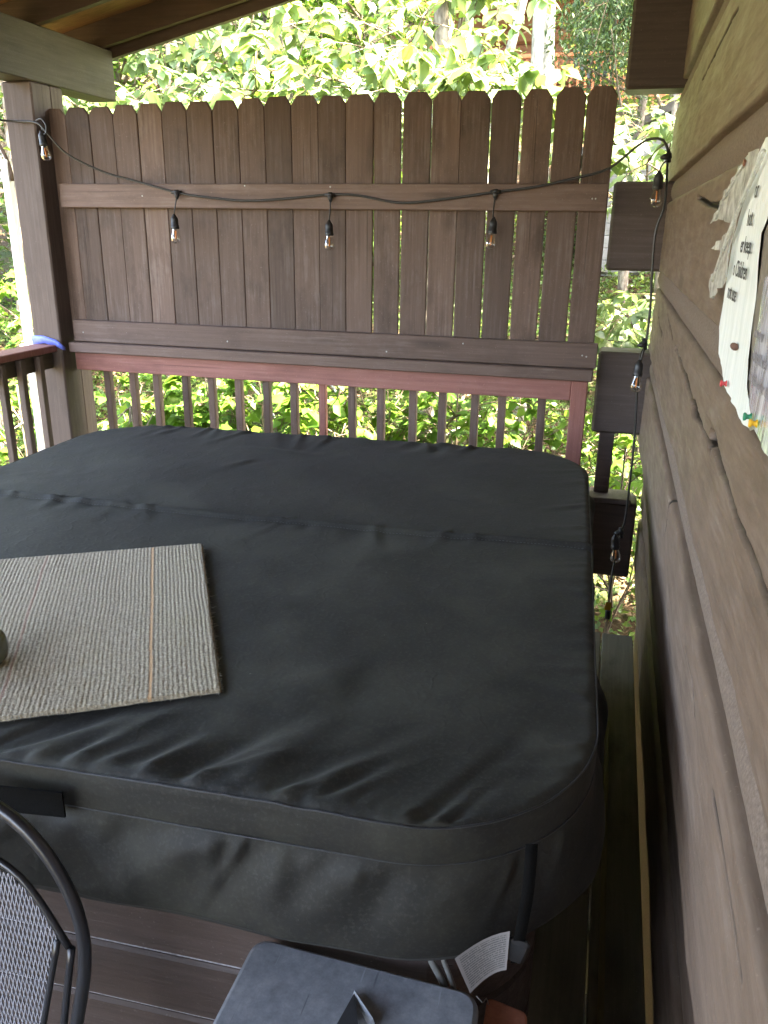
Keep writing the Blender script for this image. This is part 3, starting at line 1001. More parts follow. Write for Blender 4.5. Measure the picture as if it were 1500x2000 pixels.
# tiny stitches beside the rim and the fold
sv, sf = [], []
def stitch(p, d, L_=.006, w=.0009):
    d = d.normalized(); s = Vector((-d.y, d.x, 0)) * w
    k = len(sv)
    sv.extend([p - d * L_ / 2 - s, p + d * L_ / 2 - s, p + d * L_ / 2 + s, p - d * L_ / 2 + s, p + Vector((0, 0, .0008))])
    sf.extend([(k, k + 1, k + 4), (k + 1, k + 2, k + 4), (k + 2, k + 3, k + 4), (k + 3, k, k + 4)])
xs_ = np.arange(-A + .02, A - .02, .010)
zz_ = cover_z(xs_, np.full_like(xs_, YH - .040))
for xx, zz in zip(xs_, zz_):
    stitch(Vector((xx, YH - .040, zz + .0012)), Vector((1, 0, 0)))
st = link('fold_stitching', mesh('fold_stitching', sv, sf, plain('grey_thread', (.07, .075, .085), .7)), cover)
st['kind'] = 'stuff'
# strap, buckle, handle and care label on the cover (cover-local placement from world points)
crm = Matrix.Rotation(-TR, 3, 'Z')
def cl(p):
    return crm @ (Vector(p) - Vector(cover.location))
def ribbon(name, pts, width, side, mat, parent, conv, th=.002):
    v, f = [], []
    side = Vector(side).normalized() * width / 2
    for p in pts:
        v += [conv(Vector(p) - side), conv(Vector(p) + side)]
    for i in range(len(pts) - 1):
        f.append((2 * i, 2 * i + 1, 2 * i + 3, 2 * i + 2))
    o = link(name, mesh(name, v, f, mat, True), parent)
    md = o.modifiers.new('thick', 'SOLIDIFY'); md.thickness = th; md.offset = 0
    return o
s0 = atY((1040, 1640), 1.0); s1 = atY((1034, 1720), 1.0); s2 = atY((1018, 1810), 1.0); s3 = atY((1010, 1870), 1.0)
ribbon('strap', smooth_path([s0 + Vector((0, -.01, 0)), s1 + Vector((0, -.022, 0)), s2 + Vector((0, -.02, 0)), s3 + Vector((0, -.01, 0))], .02), .018, (1, .25, 0), M['strap'], cover, cl)
bk = atY((1008, 1855), .985)
v, f = box_geo(.034, .014, .050, .005)
o = link('buckle', mesh('buckle', v, f, M['black_plastic']), cover, cl(bk), (math.radians(8), math.radians(12), 0))
hs0 = atY((-60, 1555), .905); hs1 = atY((122, 1574), .932)
hv = [hs0 + Vector((0, .002, -.026)), hs1 + Vector((0, .002, -.026)), hs1 + Vector((0, .002, .024)), hs0 + Vector((0, .002, .024))]
o = link('handle_strap', mesh('handle_strap', [cl(p) for p in hv], [(0, 1, 2, 3)], M['strap']), cover)
md = o.modifiers.new('thick', 'SOLIDIFY'); md.thickness = .004
lab = [atY(q, .965) for q in ((888, 1872), (995, 1826), (988, 1902), (918, 1940))]
grid = []
for j in range(7):
    for i in range(7):
        u_, w_ = i / 6, j / 6
        p = lab[0].lerp(lab[1], u_).lerp(lab[3].lerp(lab[2], u_), w_)
        grid.append(cl(p + Vector((0, .014 * math.sin(u_ * 2.6), 0))))
lf = [(j * 7 + i, j * 7 + i + 1, j * 7 + i + 8, j * 7 + i + 7) for j in range(6) for i in range(6)]
lm = mesh('care_label', grid, lf, M['care'], True)
uv = lm.uv_layers.new(name='UVMap')
for poly in lm.polygons:
    for li_ in poly.loop_indices:
        vi = lm.loops[li_].vertex_index
        uv.data[li_].uv = ((vi % 7) / 6, 1 - (vi // 7) / 6)
o = link('care_label', lm, cover)
o['label'] = 'creased white printed care label hanging from the skirt'

# ------------------------------------------------------------------ carpet mat
c0 = Vector((-1.034, 1.902)); ex = Vector((.385, -.671)).normalized(); ey = Vector((-ex.y, ex.x)) * -1
if ey.x > 0: ey = -ey
LEN, WID = .774, .92                    # along the ribs, across the ribs
nu, nw = 200, 760
U, W = np.meshgrid(np.linspace(0, LEN, nu), np.linspace(0, WID, nw))
wob = .0035 * vnoise(U * 9, W * 5, 81) + .0006 * vnoise(U * 60, W * 40, 82)
ph = (W + wob) / .0092
rib_ = .5 + .5 * np.cos(2 * math.pi * ph)
lump = .8 * vnoise(U * 210, np.floor(ph) * 3.7, 83)
h = .0060 + .0007 * rib_ * (1 + .9 * lump) + .0012 * vnoise(U * 300, W * 300, 84)
ed = np.minimum(np.minimum(U, LEN - U), np.minimum(W, WID - W))
h = h * np.clip(ed / .004, 0, 1) ** .3 + .0004
tint = np.clip(rib_ + .5 * lump, 0, 1)
tint[np.abs(W + wob - .403) < .0036] = 2.0
tint[np.abs(W + wob - .132) < .0034] = 3.0
jit = .0022 * vnoise(U * 120, W * 90, 85)
PX = c0.x + ex.x * (U + jit * (np.abs(U - LEN) < .01)) + ey.x * (W + jit * (W < .006))
PY = c0.y + ex.y * (U + jit * (np.abs(U - LEN) < .01)) + ey.y * (W + jit * (W < .006))
# lay the mat on the cover
ca, sa = math.cos(-TR), math.sin(-TR)
LXx = ca * (PX - TC.x) - sa * (PY - TC.y); LYy = sa * (PX - TC.x) + ca * (PY - TC.y)
low = cover_z(LXx, LYy)
plane = np.polyfit
Amat = np.stack([np.ones(U.size), U.ravel(), W.ravel()], 1)
co, *_ = np.linalg.lstsq(Amat, low.ravel(), rcond=None)
bed = (Amat @ co).reshape(U.shape)
bed = bed * .6 + low * .4 + .007
MV = np.stack([PX.ravel(), PY.ravel(), (.94 + bed + h).ravel()], 1)
MB_ = np.stack([PX.ravel(), PY.ravel(), (.94 + bed).ravel()], 1)
ii = (np.arange(nw - 1)[:, None] * nu + np.arange(nu - 1)[None]).ravel()
mat_o = thing('carpet_mat', 'grey ribbed carpet mat with red and orange stripes on the black cover', 'mat', (c0.x, c0.y, .95))
ml = np.array([c0.x, c0.y, .95])
link('pile', fast_mesh('pile', MV - ml, quad=np.stack([ii, ii + 1, ii + nu + 1, ii + nu], 1), mat=M['carpet'], smooth=True, attr=tint.ravel()), mat_o)
loop = np.concatenate([np.arange(nu), np.arange(1, nw) * nu + nu - 1, (nw - 1) * nu + np.arange(nu - 2, -1, -1), np.arange(nw - 2, 0, -1) * nu])
n_l = len(loop)
BV = np.concatenate([MV[loop], MB_[loop] + np.array([0, 0, -.001])]) - ml
kk = np.arange(n_l)
link('backing', fast_mesh('backing', BV, quad=np.stack([kk, kk + n_l, (kk + 1) % n_l + n_l, (kk + 1) % n_l], 1), mat=plain('mat_backing', (.05, .045, .04), .9)), mat_o)
fv_, ff_ = [], []
for i in range(420):
    if R.random() < .55:
        u_, w_ = LEN * R.random(), 0.0
        out = -ey
    else:
        u_, w_ = LEN, WID * R.random()
        out = ex
    p = Vector((c0.x + ex.x * u_ + ey.x * w_, c0.y + ex.y * u_ + ey.y * w_, .94 + float(co[0] + co[1] * u_ + co[2] * w_) * .6 + .014 - R.random() * .006))
    d = Vector((out.x, out.y, R.uniform(-.7, .5))) + Vector((R.uniform(-.8, .8), R.uniform(-.8, .8), 0))
    L_ = R.uniform(.003, .008) * (2.2 if R.random() < .06 else 1)
    s = Vector((-d.y, d.x, 0)).normalized() * .0007
    k = len(fv_)
    e = p + d.normalized() * L_
    fv_ += [p - s - Vector(ml), p + s - Vector(ml), e - Vector(ml), p + Vector((0, 0, .0012)) - Vector(ml)]
    ff_ += [(k, k + 1, k + 2), (k, k + 2, k + 3), (k + 1, k + 3, k + 2)]
o = link('frayed_edge', mesh('frayed_edge', fv_, ff_, plain('mat_fibre', (.22, .21, .18), .9)), mat_o)
o['kind'] = 'stuff'

v, f = lathe_geo([(0, 0), (.046, 0), (.054, .010), (.058, .030), (.054, .050), (.046, .058), (.041, .054), (.046, .04), (.044, .012), (0, .010)], 36)
pc = atZ((11, 1275), .99)
ash = link('ashtray', mesh('ashtray', v, f, M['olive'], True), None, (pc.x - .056, pc.y - .012, .966))
tag(ash, 'small round olive ashtray standing on the striped carpet mat', 'ashtray')

# ------------------------------------------------------------------ string lights
sl = thing('string_lights', 'black string lights with clear bulbs draped across the picket fence', 'string lights', (-1.4, 4.07, 1.93))
YB = 4.095
def cp(q, y):
    return atY(q, y)
cordpts = [cp((-90, 215), 3.7), cp((-40, 222), 3.85), cp((0, 234), 3.98), cp((35, 237), 4.02), cp((72, 240), 4.012), cp((90, 258), 4.0), cp((130, 300), 4.03), cp((200, 335), 4.075), cp((262, 353), YB), cp((345, 376), YB), cp((400, 385), YB), cp((480, 392), YB), cp((560, 388), YB), cp((645, 380), YB), cp((700, 382), YB), cp((780, 396), YB), cp((860, 390), YB), cp((968, 375), YB), cp((1040, 366), 4.09), cp((1110, 351), 4.09), cp((1180, 333), 4.08), cp((1215, 310), 4.06), cp((1245, 285), 4.04), cp((1272, 271), 4.02), cp((1296, 274), 4.0), cp((1305, 294), 3.98)]
tube('cord', cordpts, .0058, M['cord'], sl, 8, step=.02)
YV = 3.92
cord2 = [cp((1305, 294), 3.98), cp((1303, 330), 3.95), cp((1298, 400), YV), cp((1281, 450), YV), cp((1274, 520), YV), cp((1270, 600), YV), cp((1262, 665), YV), cp((1250, 712), YV), cp((1244, 770), YV), cp((1241, 830), YV), cp((1236, 890), YV), cp((1228, 960), YV - .02), cp((1222, 1010), YV - .03), cp((1208, 1060), YV - .05), cp((1194, 1130), YV - .1), cp((1189, 1168), YV - .14)]
tube('cord', cord2, .0055, M['cord'], sl, 8, step=.02)
sock = [(0, .072), (.006, .070), (.009, .062), (.017, .052), (.0195, .040), (.0195, .014), (.0215, .012), (.0215, .0), (.0205, -.003), (.012, -.003)]
sv_, sf_ = lathe_geo(sock, 18)
sock_m = mesh('socket', sv_, sf_, M['black_plastic'], True)
bulb = [(.0145, 0), (.0155, -.008), (.019, -.022), (.0245, -.036), (.0270, -.048), (.0255, -.060), (.0195, -.069), (.010, -.0745), (0, -.0758)]
bv_, bf_ = lathe_geo(bulb, 22)
bulb_m = mesh('bulb', bv_, bf_, M['glass'], True)
fl_v, fl_f = tube_geo([(0, 0, -.010), (0, 0, -.054)], .0034, 8)
f2v, f2f = tube_geo([(-.007, 0, -.012), (-.007, 0, -.045)], .0009, 6, off=len(fl_v))
fil_m = mesh('filament', fl_v + f2v, fl_f + f2f, M['filament'], True)
conn_v, conn_f = tube_geo([(-.026, 0, 0), (-.012, 0, 0), (-.010, 0, 0), (.010, 0, 0), (.012, 0, 0), (.026, 0, 0)], [.008, .009, .0135, .0135, .009, .008], 12)
c2v, c2f = tube_geo([(0, 0, 0), (0, 0, -.020), (0, 0, -.034)], [.016, .011, .005], 12, off=len(conn_v))
conn_m = mesh('connector', conn_v + c2v, conn_f + c2f, M['black_plastic'], True)
def hang(pc_, ps, tilt=0.0, ang=0.0, conn=True):
    if conn:
        link('connector', conn_m, sl, rel(sl, pc_), (0, ang, R.uniform(-.3, .3)))
    top = Vector(ps) + Vector((0, 0, .07))
    mid = (Vector(pc_) + top) / 2 + Vector((R.uniform(-.004, .004), 0, 0))
    tube('drop_cord', [Vector(pc_) + Vector((0, 0, -.015)), mid, top], .0034, M['cord'], sl, 6, step=.015)
    s = link('socket', sock_m, sl, rel(sl, ps), (R.uniform(-.06, .06), tilt, R.uniform(0, 6)))
    b = link('bulb', bulb_m, s, (0, 0, -.001))
    link('filament', fil_m, b, (0, 0, 0))
hang(cp((345, 376), YB - .004), cp((342, 446), 4.06), .03)
hang(cp((645, 381), YB - .004), cp((643, 459), 4.06), -.03)
hang(cp((968, 375), YB - .004), cp((961, 455), 4.06), .06)
hang(cp((80, 246), 4.015), cp((86, 284), 4.00), .10, 0, False)
tube('clip', [cp((70, 236), 4.01), cp((80, 232), 4.0), cp((90, 246), 3.99), cp((88, 262), 3.99), cp((78, 256), 4.0)], .004, M['cord'], sl, 6, step=.01)
hang(cp((1306, 305), 3.95), cp((1284, 368), 3.90), .08, math.radians(80))
hang(cp((1259, 672), YV), cp((1245, 733), 3.86), .03, math.radians(75))
hang(cp((1213, 1040), YV - .05), cp((1202, 1070), 3.82), .12, math.radians(75))
pp = cp((1188, 1195), YV - .16)
v, f = box_geo(.026, .030, .052, .006)
pl = link('plug', mesh('plug', v, f, M['black_plastic']), sl, rel(sl, pp + Vector((0, 0, -.012))))
for dx_ in (-.006, .006):
    v, f = box_geo(.0016, .006, .018, .0004)
    link('prong', mesh('prong', v, f, M['brass']), pl, (dx_, 0, -.034))
v, f = box_geo(.030, .001, .042, .0003)
link('warning_tag', mesh('warning_tag', v, f, M['yellowtag']), sl, rel(sl, pp + Vector((-.004, -.018, .038))), (0, .15, .3))

# ------------------------------------------------------------------ notices pinned to the wall
def wall_sheet(name, pts, mat, x, parent, th=.0006, wav=.004, seed=1):
    """an outline on the wall plane (y, z) as a slightly cockled sheet"""
    ys = [p[0] for p in pts]; zs = [p[1] for p in pts]
    import mathutils
    loop = [Vector((p[0], p[1])) for p in pts]
    inner, n = [], 26
    def inside(a, b):
        c = False
        for i in range(len(loop)):
            p, q = loop[i], loop[i - 1]
            if (p.y > b) != (q.y > b) and a < (q.x - p.x) * (b - p.y) / (q.y - p.y) + p.x:
                c = not c
        return c
    dense = []
    for i in range(len(loop)):
        p, q = loop[i], loop[(i + 1) % len(loop)]
        m = max(1, int((q - p).length / .012))
        for k in range(m):
            dense.append(p.lerp(q, k / m))
    pts2 = list(dense)
    for i in range(n + 1):
        for j in range(n + 1):
            a = min(ys) + (max(ys) - min(ys)) * i / n; b = min(zs) + (max(zs) - min(zs)) * j / n
            if inside(a, b) and min((Vector((a, b)) - q).length for q in dense) > .005:
                pts2.append(Vector((a, b)))
    vs_, es_, fs_, *_ = mathutils.geometry.delaunay_2d_cdt(pts2, [(i, (i + 1) % len(dense)) for i in range(len(dense))], [list(range(len(dense)))], 1, 1e-6)
    Ya = np.array([p.x for p in vs_]); Za = np.array([p.y for p in vs_])
    off = wav * (vnoise(Ya * 30, Za * 9, seed) + .5 * vnoise(Ya * 70, Za * 25, seed + 1))
    v = [Vector((x - wav * .6 + o_, a, b)) for a, b, o_ in zip(Ya, Za, off)]
    if parent is not None:
        v = [rel(parent, p) for p in v]
    return link(name, mesh(name, v, [tuple(q) for q in fs_], mat, True), parent)
XP = .1975
note = thing('paper_notice', 'damp white printed notice under torn laminate pinned to the log wall', 'notice', (XP, 1.45, 1.7))
YZ = lambda L, x=XP: [(atX(q, x).y, atX(q, x).z) for q in L]
p1 = YZ([(1478, 312), (1455, 395), (1434, 470), (1420, 560), (1408, 640), (1408, 690), (1415, 745), (1430, 780), (1452, 826), (1464, 836), (1470, 810), (1463, 755), (1470, 650), (1483, 545), (1493, 455)])
p1 += [(1.26, 1.84), (1.25, 1.925), (1.40, 1.93)]
wall_sheet('sheet', p1, M['paper'], XP, note, seed=5)
def text(s, p, size, parent, mat, name='lettering', sx=1.0):
    cu = bpy.data.curves.new('text', 'FONT'); cu.body = s; cu.size = size; cu.extrude = .0002
    to = bpy.data.objects.new('text', cu); COL.objects.link(to)
    bpy.context.view_layer.update()
    me = bpy.data.meshes.new_from_object(to.evaluated_get(bpy.context.evaluated_depsgraph_get()))
    bpy.data.objects.remove(to)
    me.materials.clear(); me.materials.append(mat)
    o = link(name, me, parent)
    m3 = Matrix(((0, 0, -1), (-1 * sx, 0, 0), (0, 1, 0))).to_4x4()
    lc = rel(parent, p)
    m3.translation = lc
    o.matrix_local = m3
    return o
for s, (ty, tz) in (('or', (1.460, 1.850)), ('hot', (1.495, 1.809)), ('er keep', (1.528, 1.768)), ('o Children', (1.576, 1.729)), ('not use', (1.606, 1.689))):
    text(s, (XP - .0058, ty * XP / .205, 1.8 + (tz - 1.8) * XP / .205), .036, note, M['ink'])
mg = YZ([(1493, 455), (1483, 545), (1470, 650), (1463, 755), (1470, 810), (1464, 836), (1468, 842), (1482, 836), (1473, 800), (1473, 755), (1479, 690), (1490, 610)], XP + .001)
mg += [(1.14, 1.78), (1.18, 1.86)]
wall_sheet('laminate_margin', mg, M['margin'], XP + .001, note, wav=.002, seed=15)
fl1 = YZ([(1488, 290), (1458, 308), (1462, 320), (1454, 330), (1450, 323), (1396, 430), (1393, 437), (1402, 432), (1412, 428), (1432, 436), (1430, 452), (1404, 474), (1394, 486), (1412, 490), (1418, 494), (1392, 548), (1391, 582), (1396, 584), (1402, 577), (1407, 565), (1414, 562), (1424, 540), (1436, 480), (1452, 420), (1478, 345)], XP - .006)
o = wall_sheet('torn_laminate', fl1, M['film'], XP - .006, note, wav=.009, seed=9)
o['label'] = 'torn milky plastic laminate peeling from the notice'
# folded creases in the loose laminate
for (qa, qb, w_) in (((1492, 295), (1392, 548), .006), ((1450, 323), (1397, 430), .004)):
    a, b = atX(qa, XP - .011), atX(qb, XP - .011)
    tube('laminate_fold', [a, a.lerp(b, .5) + Vector((-.004, 0, 0)), b], w_ * .6, M['film'], note, 6, step=.03)
slv = thing('sleeve_notice', 'lilac printed sheet in a clear plastic sleeve beside the white notice', 'notice', (XP, 1.1, 1.6))
p2 = YZ([(1500, 545), (1484, 630), (1473, 720), (1467, 785), (1476, 826), (1500, 885)])
p2 = [(.95, p2[0][1] + .06)] + p2 + [(.95, p2[-1][1])]
wall_sheet('sheet', p2, M['sleeve'], XP - .001, slv, wav=.004, seed=13)
for s, (ty, tz) in (('down w', (1.195, 1.668)), ('wrapped wet', (1.190, 1.640)), ('hot tub cover off', (1.185, 1.612))):
    text(s, (XP - .0085, ty, tz), .022, slv, M['greyink'])
pinv, pinf = lathe_geo([(0, .011), (.0055, .0108), (.0062, .0095), (.0055, .0075), (.0035, .006), (.0035, .003), (.0058, .001), (.0058, 0), (0, 0)], 14)
for nm_, q, colr, lb in (('red', (1414, 749), (.62, .06, .07), 'red push pin at the lower corner of the white notice'), ('green', (1461, 814), (.01, .28, .14), 'green push pin through the foot of the white notice'), ('yellow', (1472, 827), (.80, .45, .02), 'yellow push pin holding the plastic sleeve'), ('rust', (1459, 318), (.26, .10, .06), 'rusty brown push pin at the top of the torn laminate')):
    p = atX(q, XP - .010)
    po = link('push_pin', mesh('push_pin', pinv, pinf, plain(nm_ + '_pin', colr, .35), True), None, (p.x + .004, p.y, p.z), (0, math.radians(-90), 0))
    po.scale = (.9, .9, .9)
    tag(po, lb, 'push pin', 'push pins on the log wall')
v, f = lathe_geo([(0, .002), (.006, .0015), (.010, 0)], 12)
p = atX((1434, 677), XP - .006)
sp_ = link('stain', mesh('stain', [(a * .6, b * 1.5, c) for a, b, c in v], f, plain('rust_brown', (.12, .06, .045), .8)), note, rel(note, p), (math.radians(0), math.radians(-90), .3))
sp_.name = 'rust_stain'

# ------------------------------------------------------------------ patio chair
YCH = .82
chair = thing('patio_chair', 'black metal patio chair with curved tube back and diamond mesh', 'chair', (-.95, .62, 0))
XC = -.955
def mir(p):
    return Vector((2 * XC - p.x, p.y, p.z))
def cq(q):
    p = atY(q, YCH); p.y = YCH + .10 * (p.z - .7); return atY(q, p.y)
arc = [cq(q) for q in ((150, 2000), (160, 1940), (166, 1880), (162, 1825), (140, 1752), (100, 1680), (50, 1620), (0, 1580), (-50, 1553))]
top = Vector((XC, arc[-1].y + .002, arc[-1].z + .012))
low = arc[0] + (arc[0] - arc[1]) * 1.2
foot = Vector((arc[0].x - .02, arc[0].y - .03, .45))
path = [foot, low] + arc + [top] + [mir(p) for p in arc[::-1]] + [mir(low), mir(foot)]
tube('back_frame', path, .0105, M['chair'], chair, 12, step=.02)
inn = [cq(q) for q in ((125, 2000), (140, 1852), (134, 1850), (105, 1803), (75, 1757), (40, 1714), (0, 1683), (-40, 1660))]
tube('inner_hoop', inn[2:] + [Vector((XC, inn[-1].y, inn[-1].z + .010))] + [mir(p) for p in inn[2:][::-1]], .0062, M['chair'], chair, 8, step=.02)
for sgn in (0, 1):
    fn = (lambda p: p) if not sgn else mir
    ext = inn[0] + (inn[0] - inn[1]) * .6
    tube('side_bar', [fn(ext), fn(inn[0]), fn(inn[1])], .0062, M['chair'], chair, 8, step=.03)
    b0_, b1_ = cq((113, 1835)), cq((85, 2000))
    tube('mesh_edge_bar', [fn(b0_), fn(b1_), fn(b1_ + (b1_ - b0_) * .5)], .0055, M['chair'], chair, 8, step=.03)
hoop = smooth_path(inn[2:] + [Vector((XC, inn[-1].y, inn[-1].z + .010))], .01)
hx = np.array([p.x for p in hoop])[::-1]; hz = np.array([p.z for p in hoop])[::-1]
ordr = np.argsort(hx)
b0_, b1_ = cq((113, 1835)), cq((85, 2000))
def topz(x):
    x = XC + abs(x - XC)
    zt_ = float(np.interp(x, hx[ordr], hz[ordr]))
    if x > b1_.x:
        t_ = (x - b1_.x) / (b0_.x - b1_.x)
        zlo = b1_.z + (b0_.z - b1_.z) * t_
    else:
        zlo = .44
    return zlo, zt_
dv, df = [], []
pw, phh = .0078, .0150
zc = .44
row = 0
def strand(p, q, w=.0009):
    d = (q - p).normalized(); s = Vector((d.z, 0, -d.x)) * w; t_ = Vector((0, .0012, 0))
    k = len(dv)
    dv.extend([p - s - t_, p + s - t_, p + s + t_, p - s + t_, q - s - t_, q + s - t_, q + s + t_, q - s + t_])
    df.extend([(k, k + 1, k + 5, k + 4), (k + 1, k + 2, k + 6, k + 5), (k + 2, k + 3, k + 7, k + 6), (k + 3, k, k + 4, k + 7)])
NXm = int(.30 / pw)
for r_ in range(31):
    for c_ in range(-NXm, NXm + 1):
        xa = XC + c_ * pw + (pw / 2 if r_ % 2 else 0)
        za = .44 + r_ * phh
        for sg in (-1, 1):
            xb = xa + sg * pw / 2; zb = za + phh
            if abs(xb - XC) >= b0_.x - XC or abs(xa - XC) >= b0_.x - XC: continue
            lo1, hi1 = topz(xa); lo2, hi2 = topz(xb)
            if za < lo1 or zb < lo2 or za > hi1 or zb > hi2: continue
            yy = lambda z: YCH + .10 * (z - .7)
            strand(rel(chair, (xa, yy(za), za)), rel(chair, (xb, yy(zb), zb)))
o = link('mesh_back', mesh('mesh_back', dv, df, M['chairmesh']), chair)
o['kind'] = 'stuff'
seat_r = rrect(.235, .22, .10, 6)
tube('seat_frame', [Vector((XC + a, .60 + b, .44)) for a, b in seat_r], .0095, M['chair'], chair, 8, closed=True)
dv, df = [], []
def strand2(p, q, w=.0010):
    d = (q - p).normalized(); s = Vector((-d.y, d.x, 0)) * w
    k = len(dv)
    dv.extend([p - s, p + s, q + s, q - s]); df.append((k, k + 1, k + 2, k + 3))
for r_ in range(28):
    for c_ in range(-29, 30):
        xa = c_ * pw + (pw / 2 if r_ % 2 else 0); ya = -.215 + r_ * phh
        if abs(xa) < .225 and ya + phh < .215:
            for sg in (-1, 1):
                strand2(rel(chair, (XC + xa, .60 + ya, .44)), rel(chair, (XC + xa + sg * pw / 2, .60 + ya + phh, .44)))
o = link('mesh_seat', mesh('mesh_seat', dv, df, M['chair']), chair)
o['kind'] = 'stuff'
for sx_ in (-1, 1):
    for (y0, y1) in ((.80, .84), (.40, .35)):
        tube('leg', [Vector((XC + sx_ * .20, y0, .44)), Vector((XC + sx_ * .225, (y0 + y1) / 2, .22)), Vector((XC + sx_ * .235, y1, .0105))], .0105, M['chair'], chair, 8, step=.05)

# ------------------------------------------------------------------ plastic step table and wooden block
ZS = .60
tops = [atZ(q, ZS) for q in ((500, 1826), (940, 1940), (960, 2080), (395, 2060))]
stp = thing('plastic_side_table', 'weathered blue-grey plastic side table with rounded corners beside the tub', 'table', ((tops[0].x + tops[1].x) / 2, .80, 0))
def rpoly(pts, r, n=6):
    out = []
    m = len(pts)
    for i in range(m):
        p0, p1, p2 = Vector(pts[i - 1]), Vector(pts[i]), Vector(pts[(i + 1) % m])
        a = p1 + (p0 - p1).normalized() * r; b = p1 + (p2 - p1).normalized() * r
        for k in range(n + 1):
            t_ = k / n
            out.append(a * (1 - t_) ** 2 + p1 * 2 * t_ * (1 - t_) + b * t_ * t_)
    return out
tl_, tr_ = tops[0], tops[1]
outl = rpoly([(tl_.x, tl_.y), (tr_.x, tr_.y), (tr_.x + .012, tr_.y - .36), (tl_.x, tl_.y - .36)], .035)
lv, lf_ = [], []
for (dz, do) in ((-.055, .004), (-.012, 0), (-.004, .002), (0, .008), (0, .016)):
    cx_ = sum(p.x for p in outl) / len(outl); cy_ = sum(p.y for p in outl) / len(outl)
    for p in outl:
        d = (Vector((cx_, cy_)) - p).normalized() * do * 1.3
        lv.append(rel(stp, (p.x + d.x, p.y + d.y, ZS + dz)))
n_ = len(outl)
for i in range(4):
    for k in range(n_):
        l = (k + 1) % n_
        lf_.append((i * n_ + k, (i + 1) * n_ + k, (i + 1) * n_ + l, i * n_ + l))
lf_.append(tuple(4 * n_ + k for k in range(n_))); lf_.append(tuple(range(n_)))
link('top', mesh('top', lv, lf_, M['stepplastic']), stp)
# raised pointed grip: black wedge painted as its shaded side, with a bent-up lip
a = atZ((692, 1944), ZS); b = atZ((655, 2010), ZS); c = atZ((735, 2010), ZS); d = atZ((700, 2012), ZS + .02)
gv = [rel(stp, Vector(p) + Vector((0, 0, .0015))) for p in (a, b, d)]
link('grip_shade', mesh('grip_shade', gv + [g_ + Vector((0, 0, .004)) for g_ in gv], [(0, 1, 2), (5, 4, 3), (0, 3, 4, 1), (1, 4, 5, 2), (2, 5, 3, 0)], M['black_plastic']), stp)
up_ = Vector((0, 0, .022))
gv = [rel(stp, p) for p in (a, c, c + Vector((-.012, 0, 0)), a + Vector((-.003, 0, 0)), a + up_ * .5, c + up_ + Vector((-.006, 0, 0)))]
link('grip_lip', mesh('grip_lip', gv, [(0, 1, 5, 4), (1, 2, 5), (2, 3, 4, 5), (3, 0, 4), (0, 3, 2, 1)], M['stepplastic']), stp)
for (px, py) in ((tl_.x + .04, tl_.y - .045), (tr_.x - .04, tr_.y - .045), (tl_.x + .04, tl_.y - .32), (tr_.x - .03, tr_.y - .32)):
    box('leg', (px - .02, py - .02, .0), (px + .02, py + .02, ZS - .05), M['stepplastic'], stp, .006)
tb = atZ((952, 1944), .53); tb2 = atZ((1032, 1968), .53)
blk = thing('wooden_stand', 'red-brown wooden stand with rounded corner wedged between table and wall', 'stand', (tb.x + .03, tb.y - .05, 0))
ol = rpoly([(tb.x, tb.y), (tb2.x, tb.y - .012), (tb2.x + .004, tb.y - .12), (tb.x + .002, tb.y - .12)], .012, 4)
n_ = len(ol)
lv = []
for (z, do) in ((0, 0), (.522, 0), (.528, .002), (.53, .006)):
    for p in ol:
        dd_ = (Vector((tb.x + .035, tb.y - .06)) - p).normalized() * do
        lv.append(rel(blk, (p.x + dd_.x, p.y + dd_.y, z)))
lf_ = [(i * n_ + k, i * n_ + (k + 1) % n_, (i + 1) * n_ + (k + 1) % n_, (i + 1) * n_ + k) for i in range(3) for k in range(n_)]
lf_ = [q[::-1] for q in lf_]
lf_ += [tuple(3 * n_ + k for k in range(n_))]
link('body', mesh('body', lv, lf_, M['redwood']), blk)
tube('loose_thread', [atZ((930, 1945), .602), atZ((942, 1958), .60), atZ((950, 1950), .56), atZ((954, 1962), .534)], .0009, M['hose'], blk, 5, step=.01)

# ------------------------------------------------------------------ white pole with netting beyond the post
pole = thing('netting_pole', 'slim white pole with curved netting panel standing beyond the timber post', 'pole', (-3.66, 4.6, gz(-3.66, 4.6).item()))
z0 = float(pole.location.z)
box('shaft', (-3.688, 4.58, z0 - .2), (-3.640, 4.628, 2.16), M['white'], pole, .004)
nvv, nff = [], []
cen = Vector((-3.98, 4.6, 2.04))
def arcpt(rr, a):
    return cen + Vector((rr * math.cos(a), 0, rr * math.sin(a)))
for rr in np.linspace(.16, .34, 9):
    v, f = tube_geo([arcpt(rr, math.radians(t_)) for t_ in range(0, 181, 9)], .0022, 5, off=len(nvv)); nvv += [rel(pole, p) for p in v]; nff += f
for t_ in range(0, 181, 5):
    v, f = tube_geo([arcpt(.16, math.radians(t_)), arcpt(.34, math.radians(t_))], .0022, 5, off=len(nvv)); nvv += [rel(pole, p) for p in v]; nff += f
link('netting', mesh('netting', nvv, nff, M['net']), pole)
v, f = tube_geo([arcpt(.352, math.radians(t_)) for t_ in range(0, 181, 6)], .011, 8)
link('arch_rim', mesh('arch_rim', [rel(pole, p) for p in v], f, M['rafter'], True), pole)

